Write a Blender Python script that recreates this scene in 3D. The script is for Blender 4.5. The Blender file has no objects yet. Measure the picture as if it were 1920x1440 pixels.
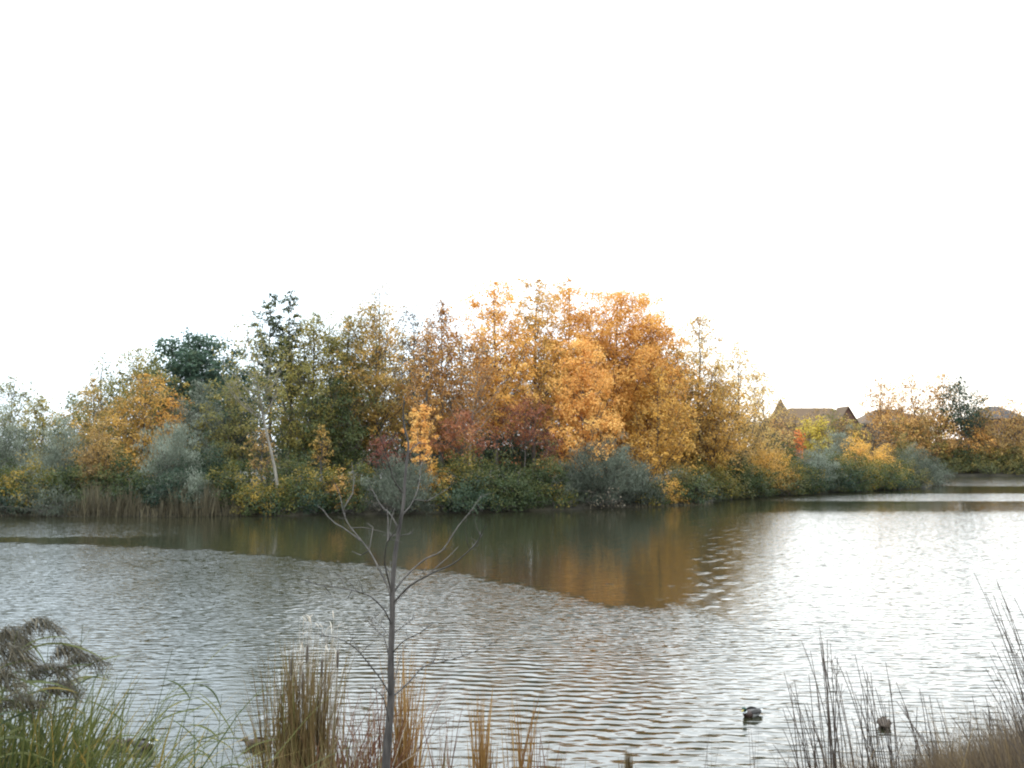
import bpy, math
import numpy as np
from mathutils import Vector

sc = bpy.context.scene
COL = sc.collection
R = math.radians
rng = np.random.default_rng(11)

# ---------------------------------------------------------------- camera
F = 1732.0            # focal length in pixels of the 1920 wide photograph
CAMZ = 4.5            # eye height above the pond
HZ = 849.0            # row of the horizon
cd = bpy.data.cameras.new('camera')
cam = bpy.data.objects.new('camera', cd)
COL.objects.link(cam)
cam.location = (0, 0, CAMZ)
cam.rotation_euler = (R(90) + math.atan((HZ - 720) / F), 0, 0)
cd.sensor_width = 36.0
cd.lens = 36.0 * F / 1920.0
cd.clip_start = 0.1
cd.clip_end = 4000
sc.camera = cam

# ---------------------------------------------------------------- light
SUN_EL, SUN_AZ = R(14), R(22)
w = bpy.data.worlds.new('World')
sc.world = w
w.use_nodes = True
nt = w.node_tree
bg = nt.nodes['Background']
sky = nt.nodes.new('ShaderNodeTexSky')
sky.sky_type = 'NISHITA'
sky.sun_disc = False
sky.sun_elevation = SUN_EL
sky.sun_rotation = SUN_AZ
sky.air_density = 1.0
sky.dust_density = 1.0
sky.ozone_density = 1.0
# cloud deck with the standard overcast brightness, (1 + 2 sin elevation) / 3 of the zenith
tcw = nt.nodes.new('ShaderNodeTexCoord')
sep = nt.nodes.new('ShaderNodeSeparateXYZ')
nt.links.new(tcw.outputs['Generated'], sep.inputs[0])
elv = nt.nodes.new('ShaderNodeMapRange')
elv.inputs['From Min'].default_value, elv.inputs['From Max'].default_value = 0.0, 1.0
nt.links.new(sep.outputs['Z'], elv.inputs['Value'])
deck = nt.nodes.new('ShaderNodeMix')
deck.data_type = 'RGBA'
deck.inputs[6].default_value = (4.3, 5.0, 5.6, 1)        # horizon
deck.inputs[7].default_value = (13.9, 16.0, 17.7, 1)     # zenith
nt.links.new(elv.outputs[0], deck.inputs[0])
mx = nt.nodes.new('ShaderNodeMix')
mx.data_type = 'RGBA'
mx.inputs[0].default_value = 0.94
nt.links.new(sky.outputs[0], mx.inputs[6])
nt.links.new(deck.outputs[2], mx.inputs[7])
nt.links.new(mx.outputs[2], bg.inputs[0])
bg.inputs[1].default_value = 0.1
sd = bpy.data.lights.new('sun', 'SUN')
sd.energy = 0.5
sd.angle = R(70)
sd.color = (1.0, 0.98, 0.95)
sun = bpy.data.objects.new('sun', sd)
COL.objects.link(sun)
sv = Vector((math.sin(SUN_AZ) * math.cos(SUN_EL), math.cos(SUN_AZ) * math.cos(SUN_EL), math.sin(SUN_EL)))
sun.rotation_euler = sv.to_track_quat('Z', 'Y').to_euler()
sun.location = (60, 150, 60)

vs = sc.view_settings
vs.view_transform = 'Standard'
vs.look = 'None'
vs.exposure = 1.72
vs.gamma = 1.0
vs.use_curve_mapping = False
sc.render.engine = 'CYCLES'
cy = sc.cycles
cy.max_bounces = 6
cy.diffuse_bounces = 3
cy.glossy_bounces = 3
cy.transmission_bounces = 3
cy.caustics_reflective = False
cy.caustics_refractive = False
cy.filter_width = 2.1

# ---------------------------------------------------------------- helpers
def put(px, y, d):
    """world point seen at photo pixel (px, y) at distance d"""
    return np.array([(px - 960) / F * d, d, CAMZ + (HZ - y) / F * d])

def quads(name, V, Fq, mats, parent=None, tint=None, mi=None, smooth=False):
    V = np.asarray(V, np.float32).reshape(-1, 3)
    Fq = np.asarray(Fq, np.int32).reshape(-1, 4)
    me = bpy.data.meshes.new(name)
    me.vertices.add(len(V))
    me.vertices.foreach_set('co', V.ravel())
    me.loops.add(Fq.size)
    me.loops.foreach_set('vertex_index', Fq.ravel())
    me.polygons.add(len(Fq))
    me.polygons.foreach_set('loop_start', np.arange(0, Fq.size, 4, dtype=np.int32))
    if smooth:
        me.polygons.foreach_set('use_smooth', np.ones(len(Fq), bool))
    if mi is not None:
        me.polygons.foreach_set('material_index', np.asarray(mi, np.int32))
    for m in (mats if isinstance(mats, (list, tuple)) else [mats]):
        me.materials.append(m)
    if tint is not None:
        a = me.attributes.new('tint', 'FLOAT', 'POINT')
        a.data.foreach_set('value', np.asarray(tint, np.float32))
    me.update(calc_edges=True)
    o = bpy.data.objects.new(name, me)
    COL.objects.link(o)
    if parent is not None:
        o.parent = parent
    return o

def polys(name, V, Fs, mats, parent=None, mi=None, smooth=False):
    me = bpy.data.meshes.new(name)
    me.from_pydata([tuple(map(float, v)) for v in V], [], Fs)
    for m in (mats if isinstance(mats, (list, tuple)) else [mats]):
        me.materials.append(m)
    if mi is not None:
        me.polygons.foreach_set('material_index', np.asarray(mi, np.int32))
    if smooth:
        me.polygons.foreach_set('use_smooth', np.ones(len(me.polygons), bool))
    me.update()
    o = bpy.data.objects.new(name, me)
    COL.objects.link(o)
    if parent is not None:
        o.parent = parent
    return o

def tag(o, label=None, cat=None, group=None, kind=None):
    if label: o['label'] = label
    if cat: o['category'] = cat
    if group: o['group'] = group
    if kind: o['kind'] = kind
    return o

def empty(name, loc, label, cat, group=None, rz=0.0):
    o = bpy.data.objects.new(name, None)
    o.empty_display_size = 0.3
    COL.objects.link(o)
    o.location = [float(v) for v in loc]
    o.rotation_euler = (0, 0, rz)
    return tag(o, label, cat, group)

class Tubes:
    """collects tapered round rods into one mesh"""
    def __init__(s):
        s.V, s.F, s.T, s.n = [], [], [], 0
    def add(s, pts, rad, sides=5, tint=0.5):
        P = np.asarray(pts, float)
        r = np.broadcast_to(np.asarray(rad, float), (len(P),))
        T = np.gradient(P, axis=0)
        T /= np.linalg.norm(T, axis=1, keepdims=True) + 1e-9
        ref = np.array([0.31, 0.95, 0.05]) if abs(T[:, 2]).mean() > 0.6 else np.array([0.02, 0.05, 1.0])
        U = np.cross(T, ref)
        U /= np.linalg.norm(U, axis=1, keepdims=True) + 1e-9
        W = np.cross(T, U)
        a = np.arange(sides) * 2 * math.pi / sides
        ring = P[:, None] + r[:, None, None] * (U[:, None] * np.cos(a)[None, :, None] + W[:, None] * np.sin(a)[None, :, None])
        n = len(P)
        i = np.arange(n - 1)[:, None] * sides
        j = np.arange(sides)[None]
        k = (j + 1) % sides
        f = np.stack([i + j, i + k, i + sides + k, i + sides + j], -1).reshape(-1, 4) + s.n
        s.V.append(ring.reshape(-1, 3)); s.F.append(f); s.n += n * sides
        s.T.append(np.full(n * sides, tint))
    def build(s, name, mat, parent=None):
        if not s.V: return None
        return quads(name, np.concatenate(s.V), np.concatenate(s.F), mat, parent, np.concatenate(s.T), smooth=True)

def unit(v):
    return v / (np.linalg.norm(v, axis=-1, keepdims=True) + 1e-9)

def bez(a, c, b, n):
    t = np.linspace(0, 1, n)[:, None]
    return (1 - t) ** 2 * a + 2 * t * (1 - t) * c + t * t * b

class Ribbons:
    """collects flat bent blades into one mesh; all blades in one call share a segment count"""
    def __init__(s):
        s.V, s.F, s.T, s.n = [], [], [], 0
    def add(s, base, tipdir, length, width, droop, tint, seg=5, side=None, fold=0.0):
        base = np.atleast_2d(base).astype(float); m = len(base)
        td = unit(np.atleast_2d(tipdir).astype(float))
        L = np.broadcast_to(np.asarray(length, float), (m,)); W = np.broadcast_to(np.asarray(width, float), (m,))
        D = np.atleast_2d(droop).astype(float)
        D = np.broadcast_to(D, (m, 3))
        t = np.linspace(0, 1, seg + 1)
        P = base[:, None] + td[:, None] * (L[:, None] * t)[..., None] + D[:, None] * (L[:, None] * t ** 2.2)[..., None]
        if side is None:
            a = rng.uniform(0, math.pi, m)
            side = np.stack([np.cos(a), np.sin(a), 0 * a], -1)
        side = np.broadcast_to(np.atleast_2d(side).astype(float), (m, 3))
        prof = np.minimum(1, 0.55 + 1.6 * t) * (1 - t ** 3.0) + 0.03
        off = side[:, None] * (W[:, None] * prof * 0.5)[..., None]
        V = np.stack([P - off, P + off], 2).reshape(m, -1, 3)
        q = np.arange(seg)[:, None] * 2 + np.array([0, 1, 3, 2])[None]
        f = (np.arange(m) * (2 * (seg + 1)))[:, None, None] + q[None] + s.n
        s.V.append(V.reshape(-1, 3)); s.F.append(f.reshape(-1, 4)); s.n += m * 2 * (seg + 1)
        s.T.append(np.repeat(np.broadcast_to(np.asarray(tint, float), (m,)), 2 * (seg + 1)))
    def build(s, name, mat, parent=None):
        return quads(name, np.concatenate(s.V), np.concatenate(s.F), mat, parent, np.concatenate(s.T))

# ---------------------------------------------------------------- materials
def new_mat(name):
    m = bpy.data.materials.new(name)
    m.use_nodes = True
    n = m.node_tree.nodes
    return m, m.node_tree, n['Principled BSDF'], n['Material Output']

def ramp_from(t, fac, cols):
    r = t.nodes.new('ShaderNodeValToRGB')
    el = r.color_ramp.elements
    while len(el) < len(cols): el.new(0.5)
    for i, c in enumerate(cols):
        el[i].position = i / (len(cols) - 1)
        el[i].color = (*c, 1)
    t.links.new(fac, r.inputs[0])
    return r

LEAF = {}
def leaf_mat(name, cols, trans=0.42, rough=0.6):
    m, t, p, out = new_mat(name)
    at = t.nodes.new('ShaderNodeAttribute'); at.attribute_name = 'tint'
    r = ramp_from(t, at.outputs['Fac'], cols)
    p.inputs['Roughness'].default_value = rough
    p.inputs['Specular IOR Level'].default_value = 0.25
    t.links.new(r.outputs[0], p.inputs['Base Color'])
    tr = t.nodes.new('ShaderNodeBsdfTranslucent')
    t.links.new(r.outputs[0], tr.inputs[0])
    ms = t.nodes.new('ShaderNodeMixShader'); ms.inputs[0].default_value = trans
    t.links.new(p.outputs[0], ms.inputs[1]); t.links.new(tr.outputs[0], ms.inputs[2])
    t.links.new(ms.outputs[0], out.inputs[0])
    LEAF[name] = m
    return m

leaf_mat('orange', [(0.4066, 0.1872, 0.0428), (0.6206, 0.2996, 0.0642), (0.7276, 0.3852, 0.0856), (0.8, 0.4815, 0.1391)])
leaf_mat('orange_deep', [(0.3638, 0.1712, 0.0428), (0.5778, 0.2782, 0.0642), (0.6848, 0.3478, 0.0803), (0.7704, 0.4173, 0.107)])
leaf_mat('orange_light', [(0.4922, 0.214, 0.0535), (0.7062, 0.3424, 0.0856), (0.7918, 0.428, 0.1177), (0.8, 0.5136, 0.1605)])
leaf_mat('yellow_orange', [(0.1819, 0.1231, 0.0321), (0.428, 0.2354, 0.0535), (0.5992, 0.321, 0.0642), (0.7062, 0.3852, 0.0749)])
leaf_mat('yellow',      [(.30, .24, .04), (.55, .40, .06), (.70, .50, .08)])
leaf_mat('gold_brown', [(0.144, 0.09, 0.036), (0.27, 0.162, 0.054), (0.396, 0.234, 0.072), (0.468, 0.306, 0.09)])
leaf_mat('gold_sparse', [(.26, .17, .06), (.50, .30, .09), (.62, .40, .13), (.50, .42, .18)])
leaf_mat('olive_gold', [(0.099, 0.1035, 0.0315), (0.198, 0.171, 0.045), (0.315, 0.234, 0.054), (0.432, 0.27, 0.0585)])
leaf_mat('olive', [(0.0765, 0.0828, 0.0306), (0.1485, 0.1395, 0.045), (0.234, 0.189, 0.054), (0.315, 0.225, 0.0585)])
leaf_mat('olive_orange', [(0.1391, 0.1231, 0.0428), (0.321, 0.214, 0.0589), (0.5136, 0.2889, 0.0696), (0.642, 0.3531, 0.0856)])
leaf_mat('brown_orange', [(0.117, 0.072, 0.0315), (0.27, 0.135, 0.045), (0.45, 0.207, 0.054), (0.558, 0.27, 0.081)])
leaf_mat('dark_green', [(0.0144, 0.028, 0.0176), (0.028, 0.048, 0.028), (0.048, 0.072, 0.036), (0.08, 0.096, 0.044)])
leaf_mat('maple_green', [(.03, .055, .04), (.055, .09, .055), (.085, .12, .065), (.15, .125, .065)])
leaf_mat('green', [(.022, .034, .012), (.044, .060, .019), (.074, .085, .026), (.135, .118, .032)])
leaf_mat('green_yellow', [(.028, .040, .012), (.062, .074, .018), (.15, .12, .025), (.36, .225, .035)])
leaf_mat('olive_hedge', [(0.048, 0.056, 0.02), (0.088, 0.088, 0.028), (0.144, 0.12, 0.036), (0.256, 0.176, 0.048)])
leaf_mat('silver', [(.072, .080, .052), (.125, .136, .094), (.20, .212, .152), (.32, .332, .25)], 0.25)
leaf_mat('grey_willow', [(.040, .045, .029), (.074, .081, .054), (.116, .124, .085), (.178, .188, .132)], 0.25)
leaf_mat('red_sumac', [(.12, .045, .028), (.24, .08, .04), (.36, .13, .05), (.44, .21, .07)])
leaf_mat('crimson', [(.09, .035, .025), (.19, .06, .04), (.27, .10, .05)])
leaf_mat('rust', [(.20, .11, .04), (.40, .20, .06), (.54, .29, .08), (.58, .37, .11)])
leaf_mat('flame',       [(.50, .12, .04), (.72, .20, .05), (.78, .28, .07)])
leaf_mat('brown_twig',  [(.07, .06, .045), (.12, .10, .075), (.18, .14, .09)])
leaf_mat('reed_tan', [(.045, .036, .022), (.10, .08, .046), (.19, .15, .085)], 0.2)
leaf_mat('reed_green', [(.034, .046, .014), (.07, .08, .022), (.12, .118, .034), (.28, .175, .04)], 0.35)
leaf_mat('reed_gold', [(.06, .040, .016), (.11, .070, .027), (.19, .125, .05), (.12, .11, .035)], 0.3)
leaf_mat('reed_rust',   [(.08, .035, .022), (.14, .06, .034), (.22, .11, .06)], 0.3)
leaf_mat('reed_orange', [(.14, .065, .022), (.24, .125, .035), (.34, .20, .07)], 0.3)
leaf_mat('straw_pale',  [(.36, .29, .22), (.50, .42, .33), (.62, .54, .44)], 0.3)
leaf_mat('grass_brown', [(.05, .036, .026), (.095, .067, .043), (.155, .108, .064), (.24, .16, .07)], 0.3)
leaf_mat('stem_dark', [(.045, .034, .027), (.08, .059, .046), (.12, .088, .068)], 0.1)
leaf_mat('plume', [(.026, .023, .012), (.052, .042, .023), (.09, .068, .038), (.14, .105, .06)], 0.25)

leaf_mat('litter_shaded', [(.012, .010, .008), (.028, .022, .016), (.05, .038, .026)], 0.1)  # undergrowth brown, darkened to hold the shade below the shrubs

def noisy_mat(name, c1, c2, scale=6.0, rough=0.85, bump=0.0, stretch=(1, 1, 1), spec=0.3):
    m, t, p, out = new_mat(name)
    tc = t.nodes.new('ShaderNodeTexCoord')
    mp = t.nodes.new('ShaderNodeMapping'); mp.inputs['Scale'].default_value = stretch
    n = t.nodes.new('ShaderNodeTexNoise'); n.inputs['Scale'].default_value = scale
    n.inputs['Detail'].default_value = 6
    t.links.new(tc.outputs['Object'], mp.inputs[0]); t.links.new(mp.outputs[0], n.inputs['Vector'])
    r = ramp_from(t, n.outputs['Fac'], [c1, c1, c2, c2])
    t.links.new(r.outputs[0], p.inputs['Base Color'])
    p.inputs['Roughness'].default_value = rough
    p.inputs['Specular IOR Level'].default_value = spec
    if bump:
        b = t.nodes.new('ShaderNodeBump'); b.inputs['Distance'].default_value = bump
        t.links.new(n.outputs['Fac'], b.inputs['Height']); t.links.new(b.outputs[0], p.inputs['Normal'])
    return m

BARK = noisy_mat('bark', (.05, .042, .034), (.13, .11, .09), 8, bump=0.02, stretch=(1, 1, .2))
BARK_PALE = noisy_mat('bark_pale', (.13, .11, .085), (.27, .23, .18), 5, bump=0.02, stretch=(1, 1, .3))
BARK_SAP = noisy_mat('bark_sapling', (.026, .021, .018), (.08, .066, .056), 40, bump=0.002, stretch=(1, 1, .25))
TWIG_LIT = noisy_mat('twig_lit', (.03, .024, .019), (.085, .07, .057), 30, bump=0.001, stretch=(1, 1, .3))  # lighter copy of the sapling bark, light on the upper limbs painted in
SOIL = noisy_mat('soil', (.035, .028, .02), (.11, .085, .055), 2.0, bump=0.05)
ROOF = noisy_mat('roof_shingle', (.085, .050, .027), (.135, .082, .044), 3.0, 0.9, 0.02, (1, 1, 4))
ROOF_G = noisy_mat('roof_grey', (.048, .040, .036), (.075, .062, .056), 3.0, 0.9, 0.02, (1, 1, 4))
BRICK = noisy_mat('brick_wall', (.085, .042, .03), (.14, .07, .05), 5.0, 0.9, 0.01)
TRIM = noisy_mat('trim', (.42, .39, .36), (.52, .49, .45), 4.0, 0.6)
GLASS = noisy_mat('window_glass', (.02, .025, .03), (.05, .055, .06), 1.0, 0.08, spec=0.6)
MAUVE = noisy_mat('mauve_siding', (.22, .17, .18), (.30, .24, .25), 4.0, 0.8)

# ---------------------------------------------------------------- terrain
SHX = np.array([-260, -120, -60, -37, -27, -18.5, -6.4, 4.2, 10, 16.3, 20, 31.5, 49, 57, 61, 63, 66, 100, 200, 320])
SHY = np.array([70, 68, 67, 67, 65.5, 66.6, 69, 73.5, 77, 83, 89.6, 101, 117, 126, 134, 150, 177, 177, 179, 182])
def shore_y(x):
    return np.interp(x, SHX, SHY) + 0.5 * np.sin(x * 0.9 + 1.0) * np.clip((80 - x) / 40, 0, 1) * 0.6
NBX = np.array([-300, -20, -8, -3, 1, 4, 7, 12, 30, 300])
NBY = np.array([12, 12, 11.6, 11.4, 11.2, 11.6, 12.6, 13.6, 15, 15])
def near_y(x):
    return np.interp(x, NBX, NBY)
def ground_z(x, y):
    x = np.asarray(x, float); y = np.asarray(y, float)
    inland = y - shore_y(x)
    far = np.clip(inland * 0.45, -1.2, 0.55) + np.clip((inland - 1.2) * 0.08, 0, 0.6)
    far += np.clip((y - 182) * 0.3, 0, 3.6) + 0.12 * np.sin(x * 0.7) * np.cos(y * 0.6) * (inland > 0.5)
    nb = near_y(x) - y
    near = np.clip(nb * 0.30, -1.2, 2.95)
    return np.where(y < 30, near, far)

def lines(*segs):
    out = []
    for a, b, st in segs:
        out.append(np.arange(a, b, st))
    return np.concatenate(out)

def sheet(name, xs, ys, zf, mat, attrs=None):
    X, Y = np.meshgrid(xs, ys)
    Z = zf(X, Y)
    V = np.stack([X, Y, Z], -1).reshape(-1, 3)
    nx, ny = len(xs), len(ys)
    i = np.arange(ny - 1)[:, None] * nx + np.arange(nx - 1)[None]
    Fq = np.stack([i, i + 1, i + nx + 1, i + nx], -1).reshape(-1, 4)
    o = quads(name, V, Fq, mat, smooth=True)
    for k, fn in (attrs or {}).items():
        a = o.data.attributes.new(k, 'FLOAT', 'POINT')
        a.data.foreach_set('value', fn(X, Y).astype(np.float32).ravel())
    return o

GRD = noisy_mat('ground_litter', (.02, .016, .010), (.05, .04, .022), 0.8, bump=0.08)
g = sheet('ground', lines((-900, -120, 60), (-120, -45, 5), (-45, 70, 0.8), (70, 120, 3), (120, 901, 60)),
          lines((-40, 0, 8), (0, 17, 0.5), (17, 62, 9), (62, 140, 0.8), (140, 176, 4), (176, 200, 1), (200, 1600, 100)), ground_z, GRD)
tag(g, kind='structure')

# ---------------------------------------------------------------- water
def sstep(v, a, b):
    t = np.clip((v - a) / (b - a), 0, 1)
    return t * t * (3 - 2 * t)
WBX = np.array([-300, -60, -40, -30, -20.5, -13.9, -7.1, -2.0, 0.7, 2.74, 4.0, 5.2, 7.5, 12, 30, 300])
WBY = np.array([46, 47, 47.5, 47.5, 45.6, 43.1, 38.4, 35, 31.1, 27.9, 26.8, 26.4, 25, 23, 22, 20])
def chop(x, y):
    wob = 0.35 * np.sin(x * 1.7) + 0.25 * np.sin(x * 3.9 + 1) + 0.2 * np.sin(x * 9.1 + y)
    soft = sstep(x, 2.0, 6.0)
    near = 0.30 + 0.70 * sstep(y, 15, 30)
    gust = 0.8 + 0.45 * np.sin(0.31 * x + 0.13 * y) * np.sin(0.21 * y - 0.27 * x + 1.0) + 0.2 * np.sin(0.9 * x - 0.5 * y)
    main = 0.9 * np.clip(gust, 0.72, 1.1) * near * (1 - sstep(y - np.interp(x, WBX, WBY) - wob * (0.8 + 1.6 * soft), -0.25 - 1.6 * soft, 0.55 + 1.6 * soft))
    left = sstep(-x - y * 0.24, 1.5, 12) * sstep(y + wob, 49.4, 50.6) * (1 - sstep(y + 0.15 * x + wob, 54, 60)) * 0.75
    rb = np.clip((x - 0.175 * y) / (0.11 * y), 0, 1)
    streak = sstep(np.sin(3.3 * x + 1.9 * np.sin(1.7 * y)) * np.sin(2.6 * y + 1.6 * np.sin(1.9 * x)) + 0.45 * np.sin(6.1 * x - 3.7 * y), 0.30, 0.75)
    right = np.maximum(rb ** 1.6 * 0.5, sstep(rb, 0.0, 0.25) * streak * 0.45) * (1 - sstep(y, 66, 76))
    s1 = sstep(x - 0.22 * y, -1.5, 3) * sstep(y, 85, 89) * (1 - sstep(y, 100, 106)) * 0.7
    s2 = sstep(y, 123, 128) * 0.7
    return np.maximum.reduce([0.11 + 0 * x, main, left, right, s1, s2])
def swell(x, y):
    s = (1 - sstep(y, 17, 30)) * (0.55 + 0.45 * np.sin(x * 0.55 + 0.4 * y + 0.6))
    return np.clip(s, 0, 1) * sstep(y, 9, 12) * (1 - 0.55 * sstep(x - 0.1 * y, 0.5, 5))

def water_material():
    m, t, p, out = new_mat('pond_water')
    N, Lk = t.nodes, t.links
    p.inputs['Base Color'].default_value = (.018, .017, .009, 1)
    p.inputs['Roughness'].default_value = 0.035
    p.inputs['IOR'].default_value = 1.333
    tc = N.new('ShaderNodeTexCoord')
    def math_(op, a, b):
        n = N.new('ShaderNodeMath'); n.operation = op
        for i, v in enumerate((a, b)):
            if isinstance(v, (int, float)): n.inputs[i].default_value = v
            else: Lk.new(v, n.inputs[i])
        return n.outputs[0]
    def noise(scale, sx, sy, rot, detail=2.0, dist=0.0):
        mp = N.new('ShaderNodeMapping')
        mp.inputs['Scale'].default_value = (sx, sy, 1)
        mp.inputs['Rotation'].default_value = (0, 0, R(rot))
        n = N.new('ShaderNodeTexNoise'); n.noise_dimensions = '2D'
        n.inputs['Scale'].default_value = scale; n.inputs['Detail'].default_value = detail
        n.inputs['Distortion'].default_value = dist
        Lk.new(tc.outputs['Object'], mp.inputs[0]); Lk.new(mp.outputs[0], n.inputs['Vector'])
        return n.outputs['Fac']
    def chopped(scale, sx, sy, rot, detail, k):
        # wavelets pushed along y by their own height: long faces towards -y, short steep backs
        n0 = noise(scale, sx, sy, rot, detail, 0.0)
        off = N.new('ShaderNodeCombineXYZ')
        Lk.new(math_('MULTIPLY', math_('SUBTRACT', n0, 0.5), k), off.inputs[1])
        va = N.new('ShaderNodeVectorMath'); va.operation = 'ADD'
        Lk.new(tc.outputs['Object'], va.inputs[0]); Lk.new(off.outputs[0], va.inputs[1])
        mp = N.new('ShaderNodeMapping')
        mp.inputs['Scale'].default_value = (sx, sy, 1)
        mp.inputs['Rotation'].default_value = (0, 0, R(rot))
        n = N.new('ShaderNodeTexNoise'); n.noise_dimensions = '2D'
        n.inputs['Scale'].default_value = scale; n.inputs['Detail'].default_value = detail
        Lk.new(va.outputs[0], mp.inputs[0]); Lk.new(mp.outputs[0], n.inputs['Vector'])
        return n.outputs['Fac']
    def wave(lam, rot, dist, dscale, loc=(0, 0, 0), rings=False):
        mp = N.new('ShaderNodeMapping'); mp.inputs['Rotation'].default_value = (0, 0, R(rot)); mp.inputs['Location'].default_value = loc
        wv = N.new('ShaderNodeTexWave')
        wv.wave_type = 'RINGS' if rings else 'BANDS'
        if rings: wv.rings_direction = 'Z'
        else: wv.bands_direction = 'Y'
        wv.wave_profile = 'SIN'
        wv.inputs['Scale'].default_value = 2 * math.pi / (20 * lam)
        wv.inputs['Distortion'].default_value = dist
        wv.inputs['Detail'].default_value = 1.5
        wv.inputs['Detail Scale'].default_value = dscale
        Lk.new(tc.outputs['Object'], mp.inputs[0]); Lk.new(mp.outputs[0], wv.inputs['Vector'])
        return wv.outputs['Fac']
    ac = N.new('ShaderNodeAttribute'); ac.attribute_name = 'chop'
    asw = N.new('ShaderNodeAttribute'); asw.attribute_name = 'swell'
    ch = math_('ADD', math_('MULTIPLY', chopped(1.0, 1.9, 5.2, 3, 1.0, -0.26), 0.062),
               math_('MULTIPLY', chopped(1.0, 5.0, 11.0, -6, 0.0, -0.09), 0.010))
    ch = math_('MULTIPLY', ch, ac.outputs['Fac'])
    swl = math_('ADD', math_('MULTIPLY', wave(0.36, 4, 3.4, 0.42), 0.0062),
                math_('MULTIPLY', wave(0.27, -8, 3.8, 0.45), 0.0045))
    swl = math_('ADD', swl, math_('MULTIPLY', wave(0.33, 0, 3.0, 0.4, (3.2, -9.5, 0), True), 0.0055))
    swl = math_('MULTIPLY', swl, asw.outputs['Fac'])
    h = math_('ADD', ch, swl)
    b = N.new('ShaderNodeBump'); b.inputs['Distance'].default_value = 1.0; b.inputs['Strength'].default_value = 1.0
    Lk.new(h, b.inputs['Height']); Lk.new(b.outputs[0], p.inputs['Normal'])
    return m

wat = sheet('pond_water', lines((-420, -60, 20), (-60, -30, 1), (-30, 3, 0.45), (3, 18, 0.2), (18, 80, 1), (80, 421, 20)),
            lines((6, 30, 0.3), (30, 62, 0.25), (62, 135, 0.8), (135, 190, 2)), lambda x, y: 0 * x, water_material(), {'chop': chop, 'swell': swell})
tag(wat, kind='structure')

# ---------------------------------------------------------------- trees
def env(shape, t):
    t = np.clip(t, 0, 1)
    if shape == 'cone': return (1 - t) ** 0.75 * np.minimum(1, 0.35 + 3 * t)
    if shape == 'round': return np.sqrt(np.clip(1 - (1.75 * t - 0.75) ** 2, 0.0, 1)) * np.where(t < .43, 0.75 + .25 * t / .43, 1)
    if shape == 'column': return np.minimum(1, 0.5 + 2 * t) * (1 - t ** 3) ** 0.8
    if shape == 'dome': return np.sqrt(np.clip(1 - t ** 2.2, 0, 1)) * (0.85 + .15 * np.sin(3 * t))
    return np.sin(math.pi * (0.16 + 0.82 * t)) ** 0.75           # oval / spires / airy

def leaf_cloud(cents, crad, nper, size, aspect, up, tintc, tj, axis_xy, r):
    n = len(cents) * nper
    c = np.repeat(cents, nper, 0)
    cr = np.repeat(crad, nper)
    g = r.normal(size=(n, 3)); g = unit(g) * (r.random((n, 1)) ** 0.5) * 1.25
    g[:, 2] *= 0.75
    P = c + g * cr[:, None]
    outw = P - axis_xy; outw[:, 2] *= 0.3; outw = unit(outw)
    nn = unit(r.normal(size=(n, 3)) * 0.75 + 0.65 * outw + 0.35 * unit(g) + np.array([0, 0, 0.5]))
    a = unit(np.cross(nn, r.normal(size=(n, 3))) + up * np.array([0, 0, 1.0]) + 0.3 * up * outw)
    b = unit(np.cross(nn, a))
    L = size * r.uniform(0.65, 1.35, n)
    Wd = L * aspect
    V = np.stack([P - a * L[:, None] / 2, P + b * Wd[:, None] / 2, P + a * L[:, None] / 2, P - b * Wd[:, None] / 2], 1)
    T = np.clip(np.repeat(tintc, nper) + r.normal(0, tj, n), 0, 1)
    return V.reshape(-1, 3), np.arange(4 * n).reshape(-1, 4), np.repeat(T, 4)

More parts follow.
